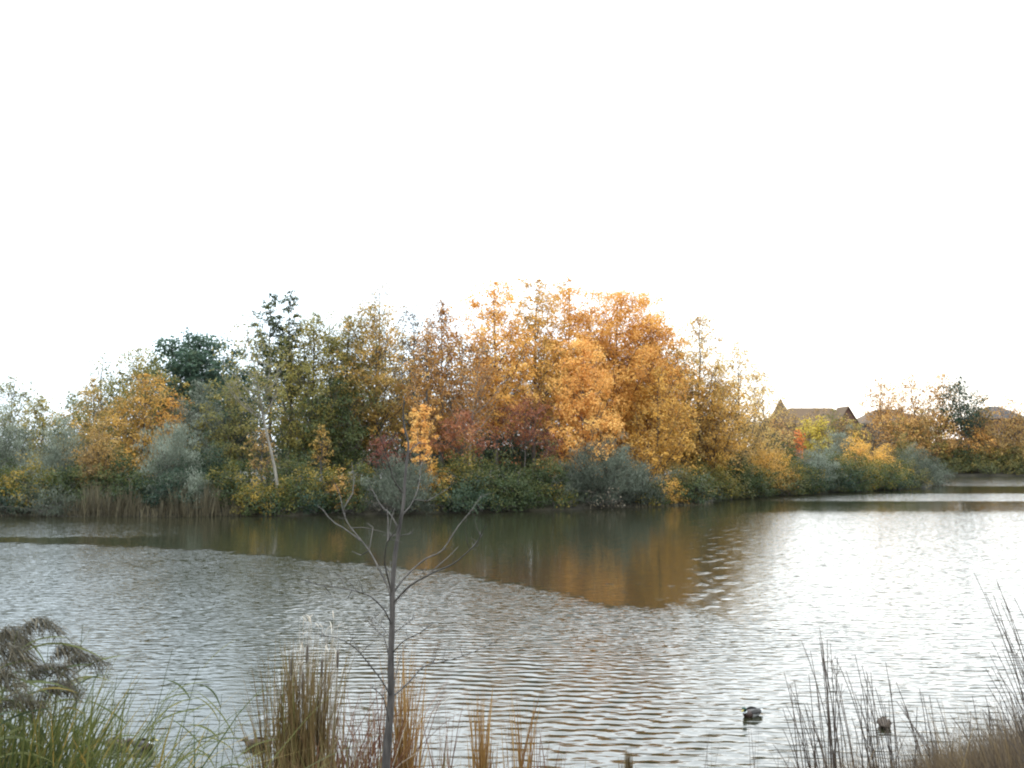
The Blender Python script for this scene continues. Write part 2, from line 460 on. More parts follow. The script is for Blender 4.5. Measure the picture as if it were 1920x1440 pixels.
def tree(name, label, cat, px, ytop, wpx, d, ycb, shape, pal, dens=1.0, leaf=0.19, lean=0.0, group=None, bark=None,
         steep=None, seed=0, grad=0.0, tmean=0.5, wf=1.3, trunk_r=None, stems=1, lobe=0.22, aspect=0.75, up=0.0, mix=None):
    r = np.random.default_rng(seed + int(px * 7 + ytop))
    bx = (px - 960) / F * d; by = d
    gz = float(ground_z(bx, by))
    s = d / F
    zt = CAMZ + (HZ - ytop) * s; zc = max(CAMZ + (HZ - ycb) * s, gz + 0.25)
    H = zt - gz; Wr = wpx * s / 2 * wf
    root = empty(name, (bx - lean, by, gz), label, cat, group)
    cb = zc - gz; ch = H - cb
    if steep is None: steep = {'spires': 1.35, 'airy': 1.2, 'column': 1.8, 'cone': 0.9, 'round': 0.6, 'oval': 1.0, 'dome': 1.2}[shape]
    tr = Tubes()
    R0 = trunk_r or 0.011 * H + 0.02
    wig = r.normal(0, 0.012 * H, (2, 2))
    def axis(z):
        q = np.clip(np.asarray(z) / H, 0, 1)
        return np.stack([lean * q ** 0.9 + wig[0, 0] * np.sin(q * 5) + wig[0, 1] * np.sin(q * 11) * .4,
                         wig[1, 0] * np.sin(q * 4 + 1) - wig[1, 0] * math.sin(1) + 0 * q, np.asarray(z, float)], -1)
    def trad(z):
        return R0 * np.clip(1 - (np.asarray(z) / H) ** 0.9 * 0.95, 0.04, 1)
    zz = np.linspace(-0.3, H * 0.94, 14)
    tr.add(axis(zz), trad(np.maximum(zz, 0)), 7)
    for k in range(stems - 1):
        a = r.uniform(0, 6.28); e = axis(H * r.uniform(.6, .9)) + np.array([math.cos(a), math.sin(a), 0]) * Wr * 0.6
        st = np.array([r.normal(0, .25), r.normal(0, .25), -0.2])
        tr.add(bez(st, np.array([st[0] * .5 + e[0] * .3, st[1] * .5 + e[1] * .3, e[2] * .5]), e, 8), np.linspace(R0 * .7, R0 * .08, 8), 5)
    area = 2 * Wr * ch * 0.75
    nl = int(np.clip(area * 0.62 + 12, 14, 95))
    ph = r.uniform(0, 6.28, 4)
    crad0 = np.clip(0.16 * Wr + 0.22, 0.28, 1.0) * (0.8 if shape in ('spires', 'airy') else 1.0)
    C, CR, CT = [], [], []
    for i in range(nl):
        te = (i + r.uniform(0.1, 0.9)) / nl
        te = te ** 0.92
        az = i * 2.39996 + r.normal(0, 0.25)
        lob = 1 + lobe * (math.sin(2 * az + ph[0] + 3 * te) + 0.7 * math.sin(3 * az + ph[1] - 5 * te)) * 0.7
        re = float(env(shape, te)) * Wr * lob * r.uniform(0.72, 1.0)
        ze = cb + te * ch + (r.uniform(-0.02, 0.06) * ch)
        ze = min(ze, H)
        zs = np.clip(ze - re * steep - 0.3, cb * 0.7 + 0.05, ze)
        A = axis(zs); B = axis(ze) + np.array([math.cos(az), math.sin(az), 0]) * re; B[2] = ze
        ctl = A + (B - A) * np.array([0.62, 0.62, 0.28]) + r.normal(0, 0.05 * re + .05, 3)
        Pl = bez(A, ctl, B, 7)
        lr = min(float(trad(zs)) * 0.55, 0.02 + 0.018 * np.linalg.norm(B - A))
        tr.add(Pl, np.linspace(lr, 0.012, 7), 4)
        Ln = np.linalg.norm(B - A)
        k = int(np.clip(Ln / (crad0 * 0.75) + 1.5, 2, 9))
        limb_t = r.normal(0, 0.13)
        for j in range(k):
            u = 1 - (j + r.uniform(0, .7)) / k * 0.78
            c0 = bez(A, ctl, B, 20)[int(u * 19)]
            sp = crad0 * (0.5 + 0.9 * (1 - abs(2 * u - 1.1))) * (0.8 if shape in ('spires', 'column') else 1.05)
            c = c0 + r.normal(0, 1, 3) * sp * np.array([1, 1, .7])
            c[2] = np.clip(c[2], 0.1, H)
            C.append(c); CR.append(crad0 * r.uniform(0.6, 1.15) * (0.7 if u > .93 else 1)); CT.append(limb_t)
            tr.add(np.stack([c0, c]), [0.016, 0.007], 3)
    # leader tips
    for j in range(4):
        z = H * (1 - 0.045 * j) - 0.1
        C.append(axis(z) + r.normal(0, .12, 3) * np.array([1, 1, .3])); CR.append(crad0 * (0.3 + 0.13 * j)); CT.append(0)
    tr.build('trunk', bark or BARK, root)
    C = np.array(C); CR = np.array(CR); CT = np.array(CT)
    tt = np.clip((C[:, 2] - cb) / ch, 0, 1)
    tintc = np.clip(tmean + CT + r.normal(0, 0.12, len(C)) + grad * (tt - 0.5), 0, 1)
    tot = dens * 2.75 * area / (leaf * leaf * aspect * 0.5)
    nper = int(np.clip(tot / len(C), 3, 320))
    V, Fq, T = leaf_cloud(C, CR, nper, leaf, aspect, up, tintc, 0.08, axis(np.full(1, cb + ch * .4))[0], r)
    ok = V[:, 2].reshape(-1, 4).min(1) > 0.02
    V = V.reshape(-1, 4, 3)[ok].reshape(-1, 3); T = T.reshape(-1, 4)[ok].ravel()
    quads('crown', V, np.arange(len(V)).reshape(-1, 4), LEAF[pal], root, T)
    return root

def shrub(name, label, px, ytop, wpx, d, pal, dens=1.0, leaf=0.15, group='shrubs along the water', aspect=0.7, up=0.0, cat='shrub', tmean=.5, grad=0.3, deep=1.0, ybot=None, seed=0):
    r = np.random.default_rng(int(px * 13 + ytop * 3 + d + seed))
    bx = (px - 960) / F * d; s = d / F
    gz = float(ground_z(bx, d)); H = CAMZ + (HZ - ytop) * s - gz; Wr = wpx * s / 2 * 1.15
    root = empty(name, (bx, d, gz), label, cat, group)
    tr = Tubes(); C = []; CR = []; CT = []
    cr0 = np.clip(0.17 * Wr + 0.12, 0.22, 0.6)
    ph = r.uniform(0, 6.28, 3)
    ns = int(np.clip(14 + Wr * H * 3.2, 16, 70))
    z0 = 0.0 if ybot is None else max(0.0, CAMZ + (HZ - ybot) * s - gz)
    for i in range(ns):
        az = i * 2.39996; te = ((i + .5) / ns)
        lob = 1 + 0.24 * math.sin(2 * az + ph[0]) + 0.2 * math.sin(5 * az + ph[1] + 4 * te)
        re = float(env('dome', te)) * lob * Wr * r.uniform(.7, 1.0)
        ze = z0 + (H - z0) * te * (1 + 0.12 * math.sin(3 * az + ph[2])) * r.uniform(.78, 1.06)
        B = np.array([math.cos(az) * re, math.sin(az) * re * deep, max(ze, .1)])
        A = np.array([r.normal(0, .2) * Wr, r.normal(0, .15) * Wr, -0.1])
        ctl = np.array([B[0] * .55, B[1] * .55, B[2] * .75 + .2])
        tr.add(bez(A, ctl, B, 6), np.linspace(.035, .008, 6), 4)
        if r.random() < .22: B = B * np.array([1.05, 1.05, 1.0]) + np.array([r.normal(0, .2), r.normal(0, .2), r.uniform(.15, .22 * H + .2)])
        lt = r.normal(0, .22)
        for u in (1.0, .88, .72, .55):
            c = bez(A, ctl, B, 16)[int(u * 15)] + r.normal(0, cr0 * .6, 3)
            C.append(c); CR.append(cr0 * r.uniform(.7, 1.2)); CT.append(lt)
    tr.build('stems', BARK, root)
    C = np.array(C); C[:, 2] = np.clip(C[:, 2], 0.12, None)
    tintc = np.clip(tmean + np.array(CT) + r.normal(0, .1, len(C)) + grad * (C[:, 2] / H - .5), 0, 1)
    tot = dens * 3.1 * (2 * Wr * H * .8) / (leaf * leaf * aspect * .5)
    nper = int(np.clip(tot / len(C), 6, 220))
    V, Fq, T = leaf_cloud(C, np.array(CR), nper, leaf, aspect, up, tintc, .09, np.array([0, 0, H * .35]), r)
    ok = (V[:, 2].reshape(-1, 4).min(1) + gz) > 0.02
    V = V.reshape(-1, 4, 3)[ok].reshape(-1, 3); T = T.reshape(-1, 4)[ok].ravel()
    quads('foliage', V, np.arange(len(V)).reshape(-1, 4), LEAF[pal], root, T)
    return root

#EOF_PART1
GT = 'autumn trees on the far bank'
T_ = lambda *a, **k: tree(*a, group=k.pop('group', GT), **k)
A, G_ = 'autumn_tree', 'green_tree'
# back row, darker, seen between the others
T_(G_, 'dark green tree low behind the leaning pale trunk', 'tree', 470, 745, 120, 92, 860, 'oval', 'dark_green', 1.0, seed=1)
T_(G_, 'shaded green tree under the olive crowns, above the yellow shrubs', 'tree', 625, 715, 130, 82, 880, 'oval', 'green', 1.0, seed=2)
T_(G_, 'dark tree deep in the wood behind the small orange sapling', 'tree', 770, 735, 110, 92, 880, 'oval', 'dark_green', .9, seed=3)
T_(G_, 'dark tree deep in the wood behind the red bushy sumac', 'tree', 860, 742, 110, 93, 880, 'oval', 'dark_green', .8, seed=4)
T_(G_, 'dark tree in the wood below the two bright sky gaps', 'tree', 960, 745, 110, 94, 880, 'oval', 'dark_green', .8, seed=5)
T_(G_, 'dark green tree between the pale orange crown and the red foliage', 'tree', 1030, 760, 90, 94, 880, 'oval', 'green', .8, seed=6)
T_(G_, 'dark tree showing through under the widest orange crown', 'tree', 1190, 765, 110, 98, 880, 'oval', 'dark_green', .7, seed=7)
T_(A, 'twiggy brown tree with crossing bare trunks under the golden crowns', 'tree', 1325, 765, 120, 97, 880, 'oval', 'gold_brown', .5, seed=8, stems=4)
T_(G_, 'dark green bushy tree left of the pointed turret', 'tree', 1405, 785, 120, 112, 880, 'oval', 'green', 1.0, seed=9)
T_(G_, 'dark tree low between the round maple and the golden tree', 'tree', 335, 745, 110, 92, 870, 'oval', 'dark_green', 1.0, seed=10)
T_(G_, 'low dark tree behind the shrubs near the photo left edge', 'tree', 110, 790, 120, 92, 870, 'oval', 'green', 1.0, seed=11)
# deep background row closing the wood
BK = [(140, 740, 'olive'), (225, 700, 'green'), (440, 680, 'green'), (530, 640, 'olive'), (575, 660, 'green'), (640, 650, 'dark_green'), (700, 655, 'olive'), (755, 640, 'brown_twig'), (810, 650, 'dark_green'),
      (865, 640, 'gold_brown'), (915, 650, 'dark_green'), (965, 655, 'gold_brown'), (1025, 640, 'olive'), (1080, 640, 'gold_brown'), (1130, 640, 'olive_orange'), (1185, 650, 'gold_brown'), (1240, 660, 'olive_orange'), (1290, 690, 'gold_brown'), (1345, 720, 'olive_gold')]
BL = ['behind the brownish gold tree', 'behind the olive tree left of the maple', 'behind the leaning pale trunk', 'behind the two dark tips', 'behind the twin tipped olive tree', 'behind the shaded green tree', 'behind the rounded olive orange tree',
      'behind the leafless dark tree', 'behind the coppery tree', 'behind the pale forked trunk', 'behind the tallest orange tree', 'left of the tufted olive orange tree', 'between the tufted tree and the lone narrow tip', 'behind the pale orange front tree', 'behind the widest orange crown',
      'behind the widest orange crown\'s right half', 'behind the golden orange front tree', 'behind the thin gold tree', 'behind the dense gold tree']
for k, ((px, yt, pal), lb) in enumerate(zip(BK, BL)):
    T_('background_tree', 'shaded tree deep in the wood ' + lb, 'tree', px, yt, 78, 104 + (k * 7) % 9, 875, 'oval', pal, .8, leaf=.3, seed=200 + k, group='trees deep in the wood', tmean=.35)
# left
T_(G_, 'loose green tree at the left edge with sky between its branches', 'tree', 18, 706, 100, 92, 845, 'airy', 'olive', .75, seed=12)
T_(A, 'dense olive tree second from the left edge', 'tree', 80, 742, 58, 88, 850, 'oval', 'olive_gold', .9, seed=13)
T_(A, 'thin airy tree with a sparse tip rising above the golden leaves', 'tree', 188, 655, 56, 86, 815, 'airy', 'olive', .16, seed=14)
T_(A, 'brownish gold tree in front of the thin airy tip', 'tree', 178, 712, 92, 80, 880, 'oval', 'olive_orange', .8, seed=15, tmean=.35)
T_(A, 'olive tree left of the round dark maple', 'tree', 258, 655, 150, 86, 845, 'spires', 'olive_gold', 1.0, seed=16)
T_(A, 'yellow orange tree in front of the olive tree, left of the maple', 'tree', 270, 700, 108, 78, 880, 'oval', 'yellow_orange', 1.0, seed=17, tmean=.3)
T_(A, 'small orange tree at the right foot of the yellow orange one', 'tree', 318, 738, 50, 79, 840, 'oval', 'orange_deep', .8, seed=18, tmean=.35)
T_(G_, 'round dark green maple rising over its neighbours', 'tree', 372, 634, 168, 92, 855, 'round', 'maple_green', 3.6, leaf=.30, seed=19, tmean=.36, lobe=.12)
T_(G_, 'silvery young tree in front of the dark round maple', 'tree', 372, 718, 72, 79, 875, 'oval', 'silver', 1.0, leaf=.2, aspect=.35, up=.8, seed=20)
T_(A, 'muted olive tree right of the silvery young tree', 'tree', 432, 712, 100, 80, 860, 'oval', 'olive', 1.0, seed=21)
T_(A, 'leaning tree with a pale bare trunk and thin foliage', 'tree', 462, 592, 115, 69.3, 735, 'airy', 'olive', .26, lean=-2.6, bark=BARK_PALE, trunk_r=.145, seed=22)
T_(G_, 'tall thin green tree with two dark pointed tips', 'tree', 505, 548, 58, 84, 735, 'spires', 'green', 1.0, seed=23)
T_(G_, 'tall thin green tree just right of the two dark tips', 'tree', 542, 545, 46, 85, 735, 'spires', 'green', 1.0, seed=24)
T_(A, 'broad olive tree with twin tips left of centre', 'tree', 585, 585, 165, 84, 835, 'spires', 'olive_gold', 1.1, seed=25, tmean=.4)
T_(A, 'olive tree between the twin tipped one and the orange brown crown', 'tree', 650, 592, 110, 86, 835, 'spires', 'olive', 1.0, seed=26, tmean=.65)
T_(A, 'rounded olive and orange tree left of the bare dark tree', 'tree', 705, 577, 130, 86, 815, 'oval', 'olive_orange', 1.1, seed=27, tmean=.45)
T_(A, 'nearly bare tree whose last leaves stand clear above the wood', 'tree', 708, 515, 110, 92, 640, 'airy', 'gold_brown', .2, seed=28)
T_(A, 'dark almost leafless tree between olive and orange crowns', 'tree', 770, 562, 66, 90, 700, 'airy', 'brown_twig', .28, seed=29)
T_(A, 'rust brown tree with ragged pointed top left of bright orange one', 'tree', 828, 566, 110, 84, 815, 'spires', 'brown_orange', .8, seed=30)
T_(A, 'thin brown tree with coppery leaves near the wood centre', 'tree', 800, 600, 62, 80, 825, 'spires', 'rust', .6, seed=31)
T_(A, 'bright orange pointed tree tallest in the wood centre', 'tree', 928, 525, 118, 84, 780, 'oval', 'orange', 1.25, seed=32, tmean=.6)
T_(A, 'thin brownish tree with pale forked trunk above the red sumac', 'tree', 890, 640, 90, 79, 780, 'airy', 'brown_orange', .4, seed=33, bark=BARK_PALE)
T_(A, 'olive orange tree with a tufted top right of the tallest orange', 'tree', 1004, 522, 110, 88, 785, 'oval', 'olive_orange', 1.05, seed=34, tmean=.75)
T_(A, 'slim orange tree with a lone narrow tip', 'tree', 1064, 521, 84, 92, 765, 'oval', 'orange', 1.1, seed=35)
T_(A, 'widest orange tree with a broad rounded crown', 'tree', 1158, 550, 215, 92, 845, 'round', 'orange_deep', 1.9, seed=36, tmean=.6)
T_(A, 'orange tree forming the right shoulder of the broad crown', 'tree', 1222, 585, 120, 90, 835, 'oval', 'orange_deep', 1.1, seed=37, tmean=.5)
T_(A, 'pale orange tree in front, reaching down to the grey willow', 'tree', 1095, 640, 125, 80, 860, 'cone', 'orange_light', 1.2, seed=38, tmean=.5)
T_(A, 'golden orange tree in front, right of the pale orange one', 'tree', 1232, 690, 115, 86, 865, 'oval', 'yellow_orange', 1.0, seed=39, tmean=.6)
T_(A, 'thin gold tree with twiggy top at the wood\'s right shoulder', 'tree', 1312, 592, 105, 94, 875, 'airy', 'gold_sparse', .8, seed=40)
T_(G_, 'greenish tree tucked behind the right orange shoulder', 'tree', 1270, 640, 60, 95, 845, 'spires', 'olive_gold', .7, seed=41)
T_(A, 'see-through yellow tree beyond the thin gold one', 'tree', 1385, 642, 110, 102, 875, 'airy', 'gold_sparse', .55, seed=42)
T_(A, 'lowest sparse yellow tree at the end of the wood', 'tree', 1432, 700, 90, 108, 840, 'airy', 'gold_sparse', .42, seed=43)
T_(A, 'dense gold tree below the thin gold one', 'tree', 1340, 690, 110, 93, 850, 'oval', 'yellow_orange', .8, seed=44, tmean=.45)
# understory
T_(A, 'small bright orange sapling standing alone before dark foliage', 'tree', 789, 757, 42, 72, 880, 'cone', 'orange_light', 1.3, leaf=.15, seed=45, tmean=.6, wf=1.0, group='understory trees')
T_(A, 'spreading red sumac under the tallest orange tree', 'tree', 872, 772, 115, 76, 835, 'round', 'red_sumac', .8, leaf=.22, aspect=.4, seed=46, wf=1.0, group='understory trees')
T_(A, 'dark red sumac right of the spreading one, on a thin trunk', 'tree', 985, 748, 125, 79, 815, 'round', 'red_sumac', .7, leaf=.22, aspect=.4, seed=47, tmean=.35, wf=1.0, group='understory trees')
T_(A, 'small crimson sumac left of the orange sapling', 'tree', 720, 815, 75, 74, 860, 'round', 'crimson', .6, leaf=.2, aspect=.4, seed=48, wf=1.0, group='understory trees')
T_(A, 'tiny crimson sumac left of the pale orange tree', 'tree', 1030, 812, 42, 77, 850, 'round', 'crimson', .8, leaf=.2, aspect=.4, seed=49, wf=1.0, group='understory trees')
T_(A, 'small orange tree under the broad crown beside the grey willow', 'tree', 1215, 810, 80, 82, 880, 'oval', 'yellow_orange', .8, seed=50, wf=1.0, group='understory trees')
T_(A, 'small coppery tree beside the leaning pale trunk', 'tree', 492, 800, 44, 75, 890, 'oval', 'gold_brown', .7, seed=51, wf=1.0, group='understory trees')
T_(A, 'small golden tree among the dark trunks left of the sapling', 'tree', 605, 800, 36, 77, 860, 'oval', 'olive_orange', .7, seed=52, wf=1.0, group='understory trees')

# ---------------------------------------------------------------- shrubs along the far bank
def shd(px, off):
    """distance of the far shore in the direction of photo column px, plus off metres"""
    d = 60.0
    for _ in range(400):
        if d >= shore_y((px - 960) / F * d): break
        d += 0.35
    return d + off
def S(px, ytop, wpx, pal, label, off=2.0, name='shrub', **k):
    off = off - .9 if off < 4 else off
    return shrub(name, label, px, ytop, wpx, shd(px, off), pal, **k)
SL = dict(leaf=.22, aspect=.22, up=1.7)
S(18, 778, 120, 'silver', 'large silver shrub at the left edge of the picture', 7, 'silver_shrub', **SL)
S(118, 800, 95, 'silver', 'silver shrub with upswept leaves below the olive tree', 6, 'silver_shrub', **SL)
S(60, 872, 130, 'green_yellow', 'yellow green bush leaning to the water by the left edge', 2.5, tmean=0.50)
S(10, 885, 80, 'green_yellow', 'yellow green bush cut by the left edge', 2.8)
S(135, 868, 85, 'green', 'green bush with one yellow side at left', 3.5, tmean=.55)
S(185, 795, 90, 'gold_brown', 'rust brown bush under the brownish gold tree', 4.5, tmean=.4, dens=.8)
S(225, 845, 100, 'green', 'deep green bush left of the large silver shrub', 4)
S(110, 920, 160, 'grey_willow', 'low grey green bush above the reeds at left', 1.4, dens=.8, **SL)
S(325, 805, 130, 'silver', 'large round silver shrub above the tan reeds', 4, 'silver_shrub', **SL)
S(395, 838, 110, 'dark_green', 'dark green bush right of the large round silver shrub', 4.5)
S(330, 880, 120, 'dark_green', 'dark bush at the foot of the large silver shrub', 2.5)
S(370, 895, 60, 'silver', 'small silver shrub above the right end of the reeds', 1.8, 'silver_shrub', **SL)
S(440, 868, 110, 'green_yellow', 'green bush with yellow sprays left of the pale trunk', 3, tmean=0.38)
S(475, 905, 70, 'green_yellow', 'small bright yellow bush over the reeds\' right end', 1.2, tmean=0.68)
S(545, 850, 110, 'green', 'dark green bush at the foot of the leaning trunk', 4)
S(560, 890, 110, 'green_yellow', 'green and yellow bush right of the leaning trunk', 2, tmean=0.43)
S(625, 880, 90, 'green_yellow', 'yellowish bush left of the grey round willow', 2.3, tmean=0.43)
S(680, 865, 80, 'green_yellow', 'taller yellow green bush touching the grey round willow', 3.2, tmean=0.53)
S(640, 885, 50, 'rust', 'small copper bush left of the grey willow', 1.5, dens=.6)
S(755, 862, 165, 'grey_willow', 'round grey willow directly behind the bare sapling', 1.6, 'silver_shrub', **SL)
S(815, 862, 70, 'yellow_orange', 'yellow bush right of the grey round willow', 3, tmean=.5)
S(875, 852, 130, 'green_yellow', 'green bush with a golden cap right of the yellow bush', 3, tmean=0.30, grad=.6)
S(950, 862, 130, 'green', 'deep green bush in the middle of the bank', 2.2)
S(880, 905, 110, 'dark_green', 'dark green bush low over the water, middle of bank', 1.2)
S(985, 905, 100, 'green', 'low green bush with yellow tips beside the large willow', 1.3, tmean=.6)
S(1020, 850, 90, 'green', 'upright green bush left of the large grey willow', 3)
S(1135, 832, 175, 'grey_willow', 'largest grey willow, under the pale orange tree', 2.2, 'silver_shrub', dens=1.1, **SL)
S(1195, 870, 80, 'grey_willow', 'smaller grey willow joined to the right of the largest one', 1.6, 'silver_shrub', **SL)
S(1085, 860, 80, 'grey_willow', 'smaller grey willow left of the largest one', 2.6, 'silver_shrub', **SL)
S(1265, 870, 100, 'olive_hedge', 'olive bush right of the willows', 3, tmean=.6)
S(1250, 900, 60, 'yellow_orange', 'low yellow orange bush near the water right of willows', 1.4, tmean=.5)
S(1320, 868, 90, 'green_yellow', 'green yellow bush below the dense gold tree', 4, tmean=0.48)
S(1300, 900, 70, 'grey_willow', 'small greyish bush by the bend of the shore', 1.2, dens=.7, **SL)
S(1375, 855, 90, 'green', 'fresh green bush by the bend of the shore', 3)
S(1365, 895, 80, 'olive_hedge', 'low olive bush at the bend of the shore', 1.2, tmean=.65)
S(1440, 838, 95, 'yellow_orange', 'golden bush leaning out over the water, turret above it', 3, tmean=.45, dens=.9)
S(1415, 880, 70, 'green_yellow', 'green and gold bush under the leaning golden bush', 1.6, tmean=0.48)
S(1475, 850, 70, 'green', 'green bush right of the leaning golden bush', 4)
S(1525, 842, 100, 'silver', 'silver willow with dark underside on the far point', 3, 'silver_shrub', **SL)
S(1510, 875, 90, 'dark_green', 'dark bush under the silver willow', 1.5)
S(1575, 812, 75, 'silver', 'pale silver bush behind, between yellow bushes', 16, 'silver_shrub', **SL)
S(1610, 825, 85, 'yellow_orange', 'bright yellow orange bush on the far point', 6, tmean=.8)
S(1655, 838, 55, 'yellow_orange', 'upright yellow bush right of the bright one', 5, tmean=.75)
S(1630, 860, 140, 'green_yellow', 'wide green bush in front of the yellow ones on the point', 2.2, tmean=0.43)
S(1715, 842, 95, 'grey_willow', 'grey brown willow at the tip of the point', 2.5, 'silver_shrub', dens=.85, **SL)
S(1690, 825, 60, 'olive_hedge', 'dull olive bush behind the tip willow', 9)


# low growth knitting the shrubs together along the water
LOW = [(15, 925, 110, 'dark_green', 'at the picture\'s left edge'), (190, 905, 110, 'green', 'above the left end of the reeds'), (265, 880, 90, 'green', 'left of the large round silver shrub'), (410, 905, 90, 'dark_green', 'above the right end of the reeds'), (505, 925, 90, 'green', 'below the leaning pale trunk'),
       (590, 925, 100, 'dark_green', 'right of the leaning trunk'), (655, 915, 90, 'green', 'left of the grey round willow'), (720, 935, 90, 'brown_twig', 'under the grey round willow'), (830, 915, 90, 'green_yellow', 'right of the grey round willow'), (930, 925, 110, 'green', 'in the middle of the bank'),
       (1045, 915, 80, 'green_yellow', 'left of the largest grey willow'), (1120, 930, 120, 'brown_twig', 'under the largest grey willow'), (1220, 905, 90, 'green_yellow', 'right of the largest grey willow'), (1290, 885, 110, 'green', 'below the thin gold tree'), (1345, 880, 80, 'green_yellow', 'just before the bend of the shore'),
       (1395, 870, 100, 'green', 'just past the bend of the shore'), (1450, 872, 100, 'olive_hedge', 'under the leaning golden bush'), (1490, 862, 100, 'green_yellow', 'left of the silver willow on the point'), (1555, 850, 90, 'green', 'between silver willow and yellow bush'), (1580, 872, 90, 'dark_green', 'low at the foot of the point'),
       (1600, 845, 100, 'green_yellow', 'left under the bright yellow orange bush'), (1670, 862, 90, 'green_yellow', 'right under the bright yellow orange bush'), (1700, 875, 80, 'olive_hedge', 'low before the tip willow'), (1745, 872, 60, 'grey_willow', 'at the very tip of the point'), (1650, 880, 100, 'dark_green', 'low and dark on the point')]
for k, (px, yt, wp, pal, lb) in enumerate(LOW):
    S(px, yt, wp, pal, 'low tangled growth ' + lb, 3.2 if 100 < px < 480 else 1.3, 'low_bush', cat='bush', group='low bushes along the water', tmean=.45, dens=.8, leaf=.16, seed=40 + k)

# tan reeds and rough margin along the far shore
rb = Ribbons(); n = 3400
u = rng.random(n); pxs = np.where(u < .8, 125 + 360 * rng.random(n), np.where(rng.random(n) < .5, rng.uniform(-60, 140, n), rng.uniform(1190, 1335, n)))
xx = (pxs - 960) / F * 67.5; off = rng.uniform(-0.3, 1.3, n)
yy = shore_y(xx) + off; xx = (pxs - 960) / F * yy
dens_ = np.clip(0.45 + 0.6 * np.sin(pxs * .06) * np.sin(pxs * .023 + 1) + .25 * np.sin(pxs * .31), .05, 1)
hh = np.where(u < .8, rng.uniform(.6, 2.5, n) * (0.3 + .8 * dens_), rng.uniform(.15, .45, n))
base = np.stack([xx, yy, np.maximum(ground_z(xx, yy), -.1)], -1)
rb.add(base, np.stack([rng.normal(0, .10, n), rng.normal(0, .08, n), np.ones(n)], -1), hh, .045, np.stack([rng.normal(0, .10, n), 0 * xx, -.05 * np.ones(n)], -1), np.clip(rng.normal(.5, .25, n), 0, 1), 3)
o = rb.build('reeds', LEAF['reed_tan'])
tag(o, 'tan dry reeds standing along the far water edge', 'reeds', kind='stuff')

# twigs under the shrubs; the margin's shade is put into their dark colour
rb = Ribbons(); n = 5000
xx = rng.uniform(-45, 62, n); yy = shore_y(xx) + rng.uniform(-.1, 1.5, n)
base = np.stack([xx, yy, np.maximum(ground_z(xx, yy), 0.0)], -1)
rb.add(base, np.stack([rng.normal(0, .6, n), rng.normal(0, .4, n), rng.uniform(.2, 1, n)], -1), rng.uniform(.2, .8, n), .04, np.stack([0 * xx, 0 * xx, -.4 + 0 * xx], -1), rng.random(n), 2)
tag(rb.build('undergrowth', LEAF['litter_shaded']), 'dark brown undergrowth and twigs at the shrubs\' feet', 'undergrowth', kind='stuff')

# ---------------------------------------------------------------- houses
def box(V, Fs, x0, x1, y0, y1, z0, z1):
    n = len(V)
    V += [(x0, y0, z0), (x1, y0, z0), (x1, y1, z0), (x0, y1, z0), (x0, y0, z1), (x1, y0, z1), (x1, y1, z1), (x0, y1, z1)]
    Fs += [[n + i for i in f] for f in ((0, 1, 5, 4), (1, 2, 6, 5), (2, 3, 7, 6), (3, 0, 4, 7), (4, 5, 6, 7), (3, 2, 1, 0))]
def boxo(name, mat, parent, *b):
    V, Fs = [], []
    box(V, Fs, *b)
    return polys(name, V, Fs, mat, parent)
def hip(name, mat, parent, x0, x1, y0, y1, z0, z1, rx0, rx1, ry=None):
    ry = (y0 + y1) / 2 if ry is None else ry
    o = 0.5
    V = [(x0 - o, y0 - o, z0), (x1 + o, y0 - o, z0), (x1 + o, y1 + o, z0), (x0 - o, y1 + o, z0), (rx0, ry, z1), (rx1, ry, z1),
         (x0 - o, y0 - o, z0 - .25), (x1 + o, y0 - o, z0 - .25), (x1 + o, y1 + o, z0 - .25), (x0 - o, y1 + o, z0 - .25)]
    Fs = [[0, 1, 5, 4], [1, 2, 5], [2, 3, 4, 5], [3, 0, 4], [6, 7, 1, 0], [7, 8, 2, 1], [8, 9, 3, 2], [9, 6, 0, 3], [9, 8, 7, 6]]
    return polys(name, V, Fs, mat, parent)
def windows(parent, spots, y):
    for (x, z, ww, wh) in spots:
        wi = boxo('window', TRIM, parent, x - ww / 2 - .1, x + ww / 2 + .1, y - .09, y + .05, z - .1, z + wh + .1)
        boxo('pane', GLASS, wi, x - ww / 2, x - .03, y - .12, y - .05, z, z + wh)
        boxo('pane', GLASS, wi, x + .03, x + ww / 2, y - .12, y - .05, z, z + wh)
HD = 205.0
